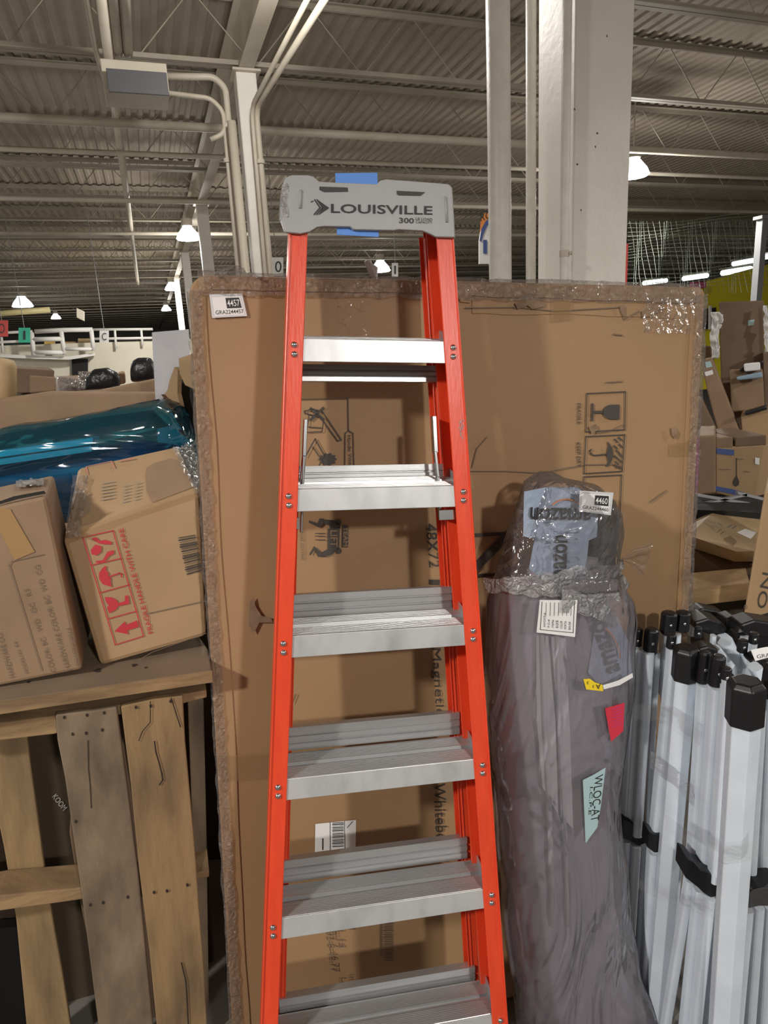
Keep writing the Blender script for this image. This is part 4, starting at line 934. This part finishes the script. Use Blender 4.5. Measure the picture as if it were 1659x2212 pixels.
plank('deck_board', [(120,1545),(160,1540),(200,1536),(252,1528),(275,1700),(300,1900),(330,2212),(380,2700),(255,2740),(212,2212),(190,2040),(172,1900),(140,1680),(124,1600)], 0, .018, M_wood2)
plank('deck_board', [(261,1527),(330,1510),(395,1503),(400,1600),(412,1730),(424,1870),(430,1960),(440,2080),(447,2212),(480,2680),(385,2700),(338,2212),(322,2050),(300,1880),(283,1700)], .002, .018, M_wood)
# cracks and nail holes
def pm_(nm, fn, m_=M_crack, o=.0012): mb = MB(); fn(mb, PP0.off(o)); return mb.build(nm, m_, pal)
pm_('crack', lambda mb, pl: line_px(mb, [(190,1600),(191,1660),(195,1700),(197,1745)], 1.6, pl))
pm_('crack', lambda mb, pl: line_px(mb, [(334,1602),(337,1625),(344,1648),(350,1672),(352,1685),(345,1695)], 2.6, pl))
pm_('crack', lambda mb, pl: line_px(mb, [(325,1515),(325,1560),(308,1580),(300,1600)], 1.6, pl))
pm_('crack', lambda mb, pl: line_px(mb, [(370,1508),(380,1540),(390,1570)], 2, pl))
pm_('crack', lambda mb, pl: line_px(mb, [(392,2080),(402,2120),(404,2150),(407,2212)], 2.2, pl))
for (x,y) in ((139,1550),(188,1545),(225,1540),(157,1586),(221,1577),(186,1584),(294,1528),(326,1525),(369,1515),(164,1775),(195,1955),(223,1950),(276,1938),(361,1925),(333,1928),(405,1912)):
    pm_('nail_hole', lambda mb, pl: poly_px(mb, [(x+3.2*cos(q), y+4*sin(q)) for q in [i*pi/4 for i in range(8)]], pl))
plank('stringer', [(-160,1585),(0,1562),(110,1548),(255,1524),(395,1500),(446,1491),(447,1507),(396,1520),(255,1545),(118,1586),(0,1600),(-160,1622)], .021, .075, M_woodh)
plank('stringer', [(-160,1965),(0,1935),(160,1920),(300,1905),(452,1881),(452,1895),(300,1922),(165,1945),(0,1968),(-160,1998)], .021, .085, M_woodh)
plank('stringer', [(-160,2440),(455,2342),(455,2372),(-160,2475)], .021, .085, M_woodh)
plank('back_deck_board', [(-40,1600),(58,1588),(80,1750),(100,1905),(135,2100),(170,2330),(70,2350),(35,1990),(8,1830)], .11, .016, M_wood)
plank('back_deck_board', [(-260,1620),(-110,1600),(-50,1990),(-10,2350),(-150,2370)], .11, .016, M_wood)
plank('back_deck_board', [(165,1570),(262,1560),(300,1800),(320,2000),(350,2330),(255,2340),(175,1960),(150,1800)], .112, .016, M_card4)
plank('back_deck_board', [(405,1500),(440,1497),(446,1800),(452,2212),(430,2212)], .10, .016, M_wood2)
# dark carton behind the pallet, its brown deepened to stand for shade
mb = MB(); d0 = PP0.off(-.24); mb.prism([d0.hit(*p) for p in ((-150,1560),(430,1480),(480,2400),(-100,2500))], sback*.3); dc = mb.build('dark_fill_carton', mat('shade deepened carton', (.055,.036,.02), .8), bevel=.006); tag(dc, 'dark brown carton behind the upright pallet, shade put into its colour', 'box')
mb = MB(); text_px(mb, 'KOOM', (112,1722), (136,1752), (122,1714), PP0.off(-.238)); mb.build('white_scribble', mat('white scribble', (.5,.5,.48), .7), dc)
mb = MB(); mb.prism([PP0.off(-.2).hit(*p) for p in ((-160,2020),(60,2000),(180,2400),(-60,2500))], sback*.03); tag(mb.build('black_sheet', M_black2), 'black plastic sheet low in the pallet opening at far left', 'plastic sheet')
mb = MB(); mb.obox(V((-.62,2.17,.575)), V((.38,0,0)), V((0,.11,0)), V((0,0,.575))); tag(mb.build('dark_fill_carton', MATS['shade deepened carton'], bevel=.006), 'added dark block filling the gap between pallet and huge box, under the blue bundle', 'box')  # added block; its near-black colour stands in for shade in the gap
# ================================================================ CARTONS ON THE PLATFORM
def oct_box(nm, F, YF, B, YB, m_, lab, cat='box', bevel=.006, group=None):
    """F, B: front and back quads TL TR BR BL in pixels at their distances"""
    t = empty(nm, YF[3], lab, cat, group)
    yf = YF if isinstance(YF, tuple) else (YF,)*4; yb = YB if isinstance(YB, tuple) else (YB,)*4
    pln = Plane(yf[3], V((se.y, -se.x, 0)) + V((0,0,.10))); f = [pln.hit(*p) for p in F]; b = [at(*p, y) for p, y in zip(B, yb)]
    b[2] = f[2] + sback*.22; b[3] = f[3] + sback*.22 + V((0,0,.002))
    mb = MB(); mb.add(f+b, [(0,1,2,3),(7,6,5,4),(0,4,5,1),(1,5,6,2),(2,6,7,3),(3,7,4,0)]); mb.build('body', m_, t, bevel=bevel)
    n = (f[1]-f[0]).cross(f[3]-f[0]).normalized(); 
    if n.dot(EYE-f[0]) < 0: n = -n
    nt = (f[1]-f[0]).cross(b[0]-f[0]).normalized()
    if nt.z < 0: nt = -nt
    return t, Plane(f[0], n), Plane((f[0]+f[1]+b[0]+b[1])/4, nt)
pb = onz(215,1440,SZ)
cb, CF, CT = oct_box('fragile_carton', [(134,1166),(432,1064),(447,1375),(216,1441)], (0,0,0,pb), [(166,1010),(385,962),(0,0),(0,0)], (1.74,1.80,1.80,1.74), M_card2, 'crushed carton with red handling symbols leaning at left beside the huge box', bevel=.012)
C1 = CF.off(.0025)
mb = MB(); 
line_px(mb, [(179,1161),(244,1146),(310,1374),(249,1393)], 2, C1, True)
for a, b in (((197,1221),(262,1206)),((215,1281),(279,1263)),((233,1337),(295,1320))): line_px(mb, [a,b], 2, C1)
mb.build('symbol_frame', M_red, cb)
def rp(nm, polys, m_=M_red):
    mb = MB()
    for p in polys: poly_px(mb, p, C1)
    mb.build(nm, m_, cb)
rp('hands_symbol', [[(196,1188),(206,1176),(219,1180),(219,1192),(208,1200),(198,1197)], [(197,1164),(208,1160),(215,1168),(228,1166),(241,1170),(241,1176),(228,1176),(214,1174)], [(207,1212),(222,1210),(232,1192),(246,1188),(246,1196),(235,1202),(226,1214),(209,1216)]])
rp('umbrella_symbol', [[(230,1222),(222,1226),(214,1238),(214,1250),(222,1262),(242,1268),(239,1258),(240,1250),(234,1244),(235,1238),(229,1232)]])
mb = MB(); line_px(mb, [(236,1246),(258,1238),(263,1240),(262,1246)], 2.6, C1); mb.build('umbrella_handle', M_red, cb)
rp('glass_symbol', [[(226,1290),(240,1290),(252,1296),(257,1306),(252,1316),(236,1325),(231,1312),(235,1308),(229,1300)], [(256,1303),(270,1298),(270,1287),(277,1286),(280,1304),(272,1306),(257,1309)]])
rp('arrow_symbol', [[(247,1364),(270,1342),(272,1350),(296,1340),(300,1354),(275,1362),(277,1370)]])
mb = MB(); text_px(mb, 'FRAGILE HANDLE WITH CARE', (331,1366), (266,1140), (321,1370), C1); mb.build('handling_text', M_red, cb)
mb = MB()
for i in range(17):
    t = i/16; a = (386+19*t, 1162+78*t); b = (421+15*t, 1156+75*t); line_px(mb, [a, b], (1.6,3,1.1,2.4,4.2)[i % 5], C1)
mb.build('barcode', M_print, cb)
mb = MB(); line_px(mb, [(318,1326),(445,1298)], 2.2, C1); mb.build('flap_seam', M_print2, cb)
mb = MB(); line_px(mb, [(300,1425),(330,1408),(445,1368)], 1.4, C1); mb.build('crease_mark', M_print2, cb)
mb = MB(); poly_px(mb, [(142,1150),(430,1052),(437,1072),(300,1118),(146,1176)], C1); mb.build('edge_tape', M_tapeclear, cb)
T1 = CT.off(.004)
for i, pts in enumerate(([(220,1045),(246,1040),(248,1088),(228,1091)], [(266,1050),(279,1047),(281,1080),(269,1082)], [(292,1045),(303,1042),(306,1072),(296,1074)], [(182,1075),(194,1068),(190,1092),(180,1100)])):
    mb = MB(); 
    for k in range(6): line_px(mb, [(pts[0][0], pts[0][1]+k*7), (pts[1][0], pts[1][1]+k*7)], 3, T1)
    mb.build('date_stamp', mat('grey stamp', (.27,.24,.2), .7), cb)
mb = MB(); line_px(mb, [(190,1025),(186,1008),(240,996),(246,1010)], 2.4, T1); line_px(mb, [(258,996),(288,990)], 4, T1); mb.build('red_print', mat('faded red', (.5,.2,.14), .6), cb)
mb = MB(); mb.grid(lambda u, v: T1.off(.006).hit(140+34*u+18*v, 1160-135*v) + V((0,0,noise.noise(V((u*6,v*12,2)))*.014)), 12, 40); mb.build('film_remnant', F_crink, cb, smooth=True)
mb = MB(); mb.grid(lambda u, v: T1.off(.006).hit(372+40*u+50*v, 968-10*u+95*v) + V((0,0,noise.noise(V((u*6,v*12,5)))*.014)), 12, 40); mb.build('film_remnant', F_crink, cb, smooth=True)
mb = MB(); mb.prism([CT.off(.003).hit(*p) for p in ((316,1010),(335,1000),(370,990),(395,1000),(418,1052),(330,1086),(318,1060))], V((0,0,.0006))); mb.build('tear_shade_patch', M_card3, cb)  # shade on the carton top, painted as a browner patch
ca, AF, AT = oct_box('hardware_carton', [(-60,1104),(100,1070),(178,1447),(-40,1490)], (0,0,0,onz(-40,1492,SZ+.002)), [(-50,1062),(116,1026),(213,1436),(10,1440)], (1.62,1.64,1.66,1.62), M_card3, 'tall plain carton with stamped hardware text leaning at the left edge', bevel=.008)
A1 = AF.off(.002)
def at_text(s, a, b, hgt=11):
    mb = MB(); d = V(b)-V(a); d.normalize(); c = (a[0]+d.y*hgt, a[1]-d.x*hgt); text_px(mb, s, a, b, c, A1); mb.build('stamped_text', M_print2, ca)
at_text('HARDWARE COLOR: BC  WD  CG', (152,1446), (84,1219)); at_text('COLOR: BC   WD   OC   R3', (120,1450), (62,1271)); at_text('BOSONG0014', (173,1436), (152,1355), 9); at_text('MODEL(X)  R4', (64,1452), (38,1384), 10); at_text('HARDWARE CO.', (32,1462), (2,1364), 12)
mb = MB(); poly_px(mb, [(-10,1095),(22,1100),(75,1192),(32,1210),(-10,1130)], A1); mb.build('packing_tape', M_tape, ca)
mb = MB(); line_px(mb, [(90,1448),(20,1222),(26,1213),(94,1198)], 1.6, A1); mb.build('flap_seam', M_print2, ca)
mb = MB(); AT1 = AT.off(.002); poly_px(mb, [(-10,1086),(30,1072),(95,1060),(100,1066),(40,1078),(-10,1092)], AF.off(.002)); mb.build('handle_slot', M_dark, ca)
mb = MB(); mb.grid(lambda u, v: AT.off(.010).hit(34+60*u, 1052-14*v-6*u) + V((0,0,noise.noise(V((u*8,v*5,2)))*.008)), 20, 8); mb.build('film_remnant', F_band, ca, smooth=True)
# ================================================================ BLUE WRAPPED ROLL AND STACKS BEHIND
br = empty('blue_wrapped_roll', at(200,1150,2.1), 'long bundle wrapped in shiny translucent blue film behind the left cartons', 'wrapped bundle')
def hloft(tbl, Y, dep, nm, m_, amp, seed, parent, nx=90, nseg=36, pw=2.6):
    rings = []
    for i in range(nx+1):
        x = tbl[0][0] + (tbl[-1][0]-tbl[0][0])*i/nx; t_, b_ = interp(tbl, x); T = at(x, t_, Y); B = at(x, b_, Y); c = (T+B)/2; hh = (T-B)/2; W_ = hh.length; d = hh.normalized(); rg = []
        for k in range(nseg):
            a = 2*pi*k/nseg; p = c + d*(W_*math.copysign(abs(sin(a))**(2/pw), sin(a))) - V((0,1,0))*(min(dep, W_*.9)*math.copysign(abs(cos(a))**(2/pw), cos(a)))
            rg.append(p + (p-c).normalized()*noise.noise(V((p.x*4, p.y*9, p.z*9+seed)))*amp)
        rings.append(rg)
    n = nseg; mb = MB(); mb.add([p for r in rings for p in r], [(i*n+k, i*n+(k+1) % n, (i+1)*n+(k+1) % n, (i+1)*n+k) for i in range(nx) for k in range(n)] + [tuple(range(n))[::-1], tuple(nx*n+k for k in range(n))])
    return mb.build(nm, m_, parent, smooth=True)
hloft([(-90,945,1150),(60,918,1130),(200,890,1120),(300,874,1110),(350,868,1100),(385,885,1090),(410,930,1080),(425,985,1050)], 2.12, .16, 'blue_film', F_blue, .018, 3, br)
hloft([(-90,1010,1145),(60,990,1125),(200,965,1115),(300,950,1100),(370,960,1085),(400,985,1065)], 2.14, .11, 'blue_core', mat('navy core', (.006,.035,.12), .4), .006, 6, br)
mb = MB(); mb.bar(at(-90,992,2.0), at(208,950,2.02), V((0,.05,0)), V((0,0,.018))); mb.build('foam_strip', mat('pale cyan strip', (.75,.9,.92), .4), br)
mb = MB(); mb.bar(at(-90,1010,2.01), at(205,966,2.03), V((0,.05,0)), V((0,0,.018))); mb.build('white_strip', M_label, br)
mb = MB(); mb.prism([at(*p, 2.16) for p in ((-90,955),(200,903),(330,885),(365,920),(200,960),(-90,1000))], V((0,.1,0))); mb.build('inner_cardboard', mat('teal tinted card', (.62,.52,.34), .6), br)
def ybox(nm, quad, Y, dep, m_, lab, cat, group=None, bevel=.008, film_=None):
    mb = MB(); d = ray(sum(p[0] for p in quad)/len(quad), sum(p[1] for p in quad)/len(quad)); mb.prism([at(*p, Y) for p in quad], V((dep*at(sum(p[0] for p in quad)/len(quad), 900, Y).x/Y, dep, 0))); return tag(mb.build(nm, m_, bevel=bevel), lab, cat, group)
mb = MB(); mb.obox(V((-1.75,3.65,.79)), V((.80,0,0)), V((0,.62,0)), V((0,0,.79))); tag(mb.build('stacked_goods', M_card4, bevel=.01), 'tall brown goods stack that carries the black bundles at left', 'box')
ybox('long_carton', [(108,866),(345,818),(372,880),(112,896)], 2.9, .1, M_card3, 'long flat brown carton lying behind the blue wrapped bundle', 'box')
ybox('carton', [(-60,872),(110,848),(400,850),(430,1200),(-60,1250)], 2.75, .12, M_card3, 'broad brown carton just behind and above blue bundle', 'box')
bc_ = ybox('carton', [(108,905),(390,872),(400,905),(112,945)], 2.70, .03, M_card3, 'narrow brown carton flap strip lying along the broad carton behind the blue bundle', 'box')
ybox('carton', [(32,850),(112,848),(118,800),(30,795)], 3.6, .4, M_card4, 'wrapped brown carton stack at far left beside the upright roll', 'box')
ybox('carton', [(64,812),(122,816),(122,845),(64,850)], 3.5, .3, M_card3, 'small taped carton in front of white partition at left', 'box')
ybox('carton', [(30,797),(110,796),(110,812),(30,815)], 3.9, .3, M_card4, 'low flat carton against the white partition at far left', 'box')
rr = empty('wrapped_roll', at(10,890,2.9), 'orange brown wrapped roll standing upright at the left edge', 'roll')
mb = MB(); mb.tube([at(5,905,2.9), at(5,790,2.9), at(5,777,2.9), at(5,774,2.9)], [.055,.055,.045,.02], 20); mb.build('roll_body', M_kraft, rr, smooth=True)
for i, (x, y, w_, h_, m_, lab_) in enumerate(((135,848,30,36,M_card3,'crumpled film wrapped parcel left of the black bags'),(160,846,26,32,M_card2,'small taped parcel touching the first black bag'),(178,842,18,40,M_card4,'upright carton piece between parcels and black bag'))):
    t = empty('wrapped_parcel', at(x,y,3.3), lab_, 'parcel'); mb = MB(); mb.prism([at(x-w_/2,y,3.3), at(x+w_/2,y-2,3.3), at(x+w_/2-2,y-h_+4,3.3), at(x-w_/2+3,y-h_,3.3)], V((.05,.25,0))); mb.build('parcel_body', m_, t, bevel=.01)
    mb = MB(); mb.grid(lambda u, v: at(x-w_/2+w_*u, y-h_*v, 3.28) + V((0,noise.noise(V((u*7+i,v*7,1)))*.02,0)), 12, 12); mb.build('film_wrap', F_band, t, smooth=True)
for (tbl, Y, lab_) in (([(184,838,844),(192,808,843),(205,797,842),(232,795,840),(248,803,836),(257,815,832)], 3.3, 'wide black plastic bundle lying on the brown cartons'), ([(284,812,820),(289,778,824),(300,772,824),(322,772,822),(332,785,820),(336,812,818)], 3.2, 'tall black plastic bundle at right beside the grey board')):
    t = empty('black_bundle', at(tbl[2][0], tbl[2][2], Y), lab_, 'bundle', 'black bundles on the cartons'); hloft(tbl, Y, .12, 'bundle_body', M_blackbag, .01, Y, t, 24, 20)
ybox('carton', [(255,806),(270,803),(272,828),(256,832)], 3.4, .2, M_card2, 'little pale parcel between the two black bundles', 'box')
# grey board and torn carton next to the big box
ybox('grey_board', [(328,718),(408,711),(472,2190),(404,2190)], 2.55, .03, M_grey, 'upright light grey board standing left of the huge carton', 'board', bevel=.002)
tcn = empty('torn_carton', at(390,960,2.2), 'torn open carton with dark inside squeezed beside the huge box', 'box')
for nm, pts, Y, m_ in (('torn_flap', [(366,822),(377,793),(384,800),(383,850),(388,872),(393,900),(352,856),(362,842)], 2.2, M_card2), ('dark_inside', [(383,818),(414,842),(430,1010),(418,975),(393,898),(384,860)], 2.24, M_dark), ('side_panel', [(386,774),(416,764),(424,842),(400,832),(388,806)], 2.18, M_card2), ('lower_flap', [(348,852),(358,862),(432,975),(440,1000),(430,990)], 2.19, M_card4)):
    mb = MB(); mb.prism([at(*p, Y) for p in pts], V((.01,.012,0))); mb.build(nm, m_, tcn)  # the dark inside piece is a near-black sheet painting the interior shade
# ================================================================ RIGHT BACKGROUND
def rbox(nm, F, Y, dep, m_, lab, cat='box', bevel=.008, shift=(0,0), group=None):
    """front quad TL TR BR BL, pushed back dep metres along the sight line's ground direction"""
    t = empty(nm, at(*F[3], Y), lab, cat, group); f = [at(*p, Y) for p in F]; kx = at(sum(p[0] for p in F)/4, 900, Y).x/Y; b = [p + V((dep*kx + shift[0], dep, shift[1])) for p in f]
    mb = MB(); mb.add(f+b, [(0,1,2,3),(7,6,5,4),(0,4,5,1),(1,5,6,2),(2,6,7,3),(3,7,4,0)]); mb.build('body', m_, t, bevel=bevel); return t, Plane(f[0], V((0,-1,0)))
mb = MB(); mb.obox(V((2.0,4.0,.65)), V((.55,0,0)), V((0,.45,0)), V((0,0,.65))); tag(mb.build('stacked_goods', M_card4, bevel=.01), 'brown goods stack beneath the right carton pile', 'box')
t, q = rbox('flat_carton', [(1553,652),(1650,649),(1650,925),(1560,930)], 4.3, .15, M_card4, 'big dark brown flat carton standing upright before the yellow wall')
mb = MB(); poly_px(mb, [(1616,692),(1630,690),(1628,702),(1616,704)], q.off(.002)); mb.build('white_sticker', M_teal, t)
mb = MB(); mb.grid(lambda u, v: at(1536+24*u-10*u*v+ 3*sin(v*9), 674+100*v, 4.3) + V((0,noise.noise(V((u*4,v*9,3)))*.03,0)), 8, 24); tag(mb.build('white_sheet', M_label, smooth=True, solid=.004), 'crumpled white wrapping sheet hanging left of the dark upright carton', 'sheet')
mb = MB(); mb.grid(lambda u, v: at(1649+8*u+4*v, 660+110*v, 4.25) + V((0,noise.noise(V((u*4,v*9,7)))*.03,0)), 6, 24); tag(mb.build('white_sheet', M_label, smooth=True, solid=.004), 'narrow white wrapping sheet on the right side of dark upright carton', 'sheet')
t, q = rbox('tilted_carton', [(1512,778),(1537,772),(1600,936),(1552,942)], 3.7, .25, M_card3, 'long brown carton tilted against the stack right of the big box')
mb = MB(); poly_px(mb, [(1522,782),(1535,780),(1539,792),(1526,795)], q.off(.002)); mb.build('green_sticker', M_teal, t)
mb = MB(); poly_px(mb, [(1521,804),(1539,799),(1541,808),(1525,813)], q.off(.002)); mb.build('white_sticker', M_label, t)
rbox('carton', [(1508,860),(1516,862),(1556,946),(1508,948)], 3.6, .2, M_card4, 'narrow dark carton behind the big box at its right edge')
rbox('carton', [(1515,745),(1538,748),(1550,830),(1515,790)], 4.4, .2, M_card3, 'brown carton piece under the yellow wall beside big box')
t, q = rbox('open_carton', [(1575,800),(1648,798),(1652,885),(1580,890)], 3.9, .2, M_card3, 'open carton with black and white packs in the right stack')
t, q = rbox('carton', [(1560,826),(1598,822),(1606,940),(1575,938)], 4.15, .2, M_card4, 'shadowed carton behind the tilted one in the right stack')
t, q = rbox('carton', [(1600,895),(1660,885),(1660,945),(1604,945)], 3.7, .3, M_card2, 'film wrapped small carton low in the right stack')
rbox('dark_pack', [(1594,802),(1610,788),(1650,778),(1650,788),(1616,798),(1600,812)][:4], 3.85, .08, M_black, 'black folded pack on top of the open carton', 'pack')
rbox('white_pack', [(1606,786),(1642,782),(1643,800),(1608,803)], 3.82, .08, M_label, 'white pack sticking out of the open carton', 'pack')
rbox('blue_pack', [(1590,815),(1646,803),(1648,816),(1592,822)], 3.80, .08, mat('blue pack', (.25,.35,.45), .5), 'pale blue flat pack lying below the white one', 'pack')
rbox('dark_pack', [(1608,890),(1655,876),(1659,884),(1610,898)], 3.65, .08, M_black, 'black strip of packing above the film wrapped carton', 'pack')
rbox('carton', [(1648,760),(1720,756),(1720,880),(1652,882)], 4.2, .2, M_card4, 'dark carton cut by the right picture edge in the stack')
t, q = rbox('chandelier_carton', [(1546,966),(1652,960),(1632,1088),(1546,1066)], 3.0, .35, M_card2, 'light carton with blue bands and lamp drawing on the right', shift=(.12,0))
q1 = q.off(.003)
for pts in ([(1548,968),(1586,972),(1586,984),(1548,980)], [(1546,1050),(1580,1056),(1622,1068),(1624,1076),(1546,1060)]):
    mb = MB(); poly_px(mb, pts, q1); mb.build('blue_band', M_blueprint, t)
mb = MB(); line_px(mb, [(1591,990),(1591,1028)], 1.6, q1); poly_px(mb, [(1591,1026),(1597,1040),(1596,1048),(1590,1051),(1584,1047),(1584,1039)], q1); mb.build('lamp_drawing', M_print, t)
mb = MB(); line_px(mb, [(1554,1014),(1578,1014)], 1.2, q1); line_px(mb, [(1606,1018),(1620,1020)], 1.2, q1); line_px(mb, [(1591,992),(1606,992)], 1.2, q1); mb.build('small_print', M_print2, t)
mb = MB(); poly_px(mb, [(1631,988),(1641,990),(1640,1004),(1631,1002)], q1); mb.build('white_sticker', M_label, t)
t, q = rbox('carton', [(1508,942),(1546,940),(1546,1066),(1505,1070)], 2.95, .4, M_card3, 'plain tall carton with magenta side left of the lamp carton')
mb = MB(); poly_px(mb, [(1505,946),(1511,946),(1507,1068),(1502,1068)], q.off(.003)); mb.build('magenta_side', M_magenta, t)
mb = MB(); mb.prism([at(*p, 3.0) for p in ((1546,946),(1584,944),(1584,968),(1546,968))], V((0,.3,0))); tag(mb.build('carton', M_card3, bevel=.005), 'low carton on top of the lamp carton', 'box')
mb = MB(); mb.prism([at(*p, 3.0) for p in ((1588,944),(1656,940),(1656,962),(1588,966))], V((0,.3,0))); tag(mb.build('carton', M_card4, bevel=.005), 'shaded carton right of the low one on top', 'box')
# pallet-like dark floor with pale straps
mb = MB(); 
a = [onz(1490,1090,1.0), onz(1660,1075,1.0), onz(1660,1130,1.0), onz(1480,1110,1.0)]
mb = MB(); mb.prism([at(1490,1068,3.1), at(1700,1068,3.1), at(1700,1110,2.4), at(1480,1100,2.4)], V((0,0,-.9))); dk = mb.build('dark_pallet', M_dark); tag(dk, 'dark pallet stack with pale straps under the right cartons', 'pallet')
for a_, b_ in (((1500,1078),(1640,1102)),((1510,1100),(1610,1078)),((1590,1074),(1680,1096))):
    mb = MB(); A, B = at(*a_, 2.7)+V((0,0,.02)), at(*b_, 2.7)+V((0,0,.02)); mb.bar(A, B, V((0,.02,0)), V((0,0,.01))); mb.build('strap', M_grey, dk)
kt = empty('kraft_parcel', at(1570,1210,2.05), 'pale kraft folded parcel with ink marks on the wooden beam', 'parcel')
mb = MB(); mb.add([at(1490,1130,2.35), at(1545,1103,2.45), at(1655,1125,2.4), at(1652,1190,2.1), at(1590,1192,2.02), at(1488,1158,2.1), at(1490,1180,2.12), at(1585,1212,2.03), at(1652,1212,2.1)], [(0,1,2,3,4,5),(5,4,7,6),(4,3,8,7)]); mb.build('parcel_top', M_kraft, kt, solid=.006)
mb = MB(); mb.prism([at(1488,1178,2.15), at(1585,1210,2.06), at(1655,1208,2.12), at(1655,1240,2.12), at(1580,1245,2.08), at(1488,1235,2.15)], V((.02,.2,0))); mb.build('parcel_body', M_card3, kt, bevel=.006)
KP = Plane(at(1545,1103,2.445), (at(1655,1125,2.4)-at(1590,1192,2.02)).cross(at(1490,1130,2.35)-at(1655,1125,2.4))); 
if KP.n.z < 0: KP.n = -KP.n
mb = MB(); 
for a_, b_ in (((1530,1126),(1544,1130)),((1552,1130),(1560,1136)),((1572,1140),(1580,1134)),((1582,1142),(1590,1136))): line_px(mb, [a_, b_], 3, KP.off(.008))
mb.build('ink_marks', M_print, kt)
mb = MB(); poly_px(mb, [(1592,1150),(1610,1142),(1634,1150),(1622,1164)], KP.off(.009)); mb.build('white_label', M_label, kt)
mb = MB(); mb.prism([at(1480,1238,2.0), at(1612,1226,2.0), at(1620,1258,1.85), at(1478,1275,1.85)], V((0,0,-.055))); tag(mb.build('wooden_beam', M_woodh, bevel=.003), 'pale wooden beam behind the canopy frame under the kraft parcel', 'beam')
mb = MB(); mb.prism([at(1470,1292,1.95), at(1640,1292,1.95), at(1660,1420,1.9), at(1470,1420,1.9)], V((0,.3,0))); tag(mb.build('dark_fill_carton', mat('dark shade carton', (.06,.045,.03), .8)), 'dark carton behind the canopy tops, shade put into its colour', 'box')  # near-black colour stands in for the shade below the beam
t, q = rbox('printed_carton', [(1652,1060),(1760,1040),(1760,1420),(1604,1345)], 1.75, .3, M_card2, 'carton with big dark letters cut off by the right edge')
mb = MB(); text_px(mb, 'ON', (1654,1316), (1668,1240), (1634,1312), q.off(.002)); mb.build('large_letters', M_print, t)
mb = MB(); text_px(mb, 'O', (1607,1316), (1614,1316), (1607,1306), q.off(.002)); mb.build('small_letter', M_print2, t)
# drop stray meshes without faces, keep names tidy
for me in list(bpy.data.meshes):
    if me.users == 0: bpy.data.meshes.remove(me)
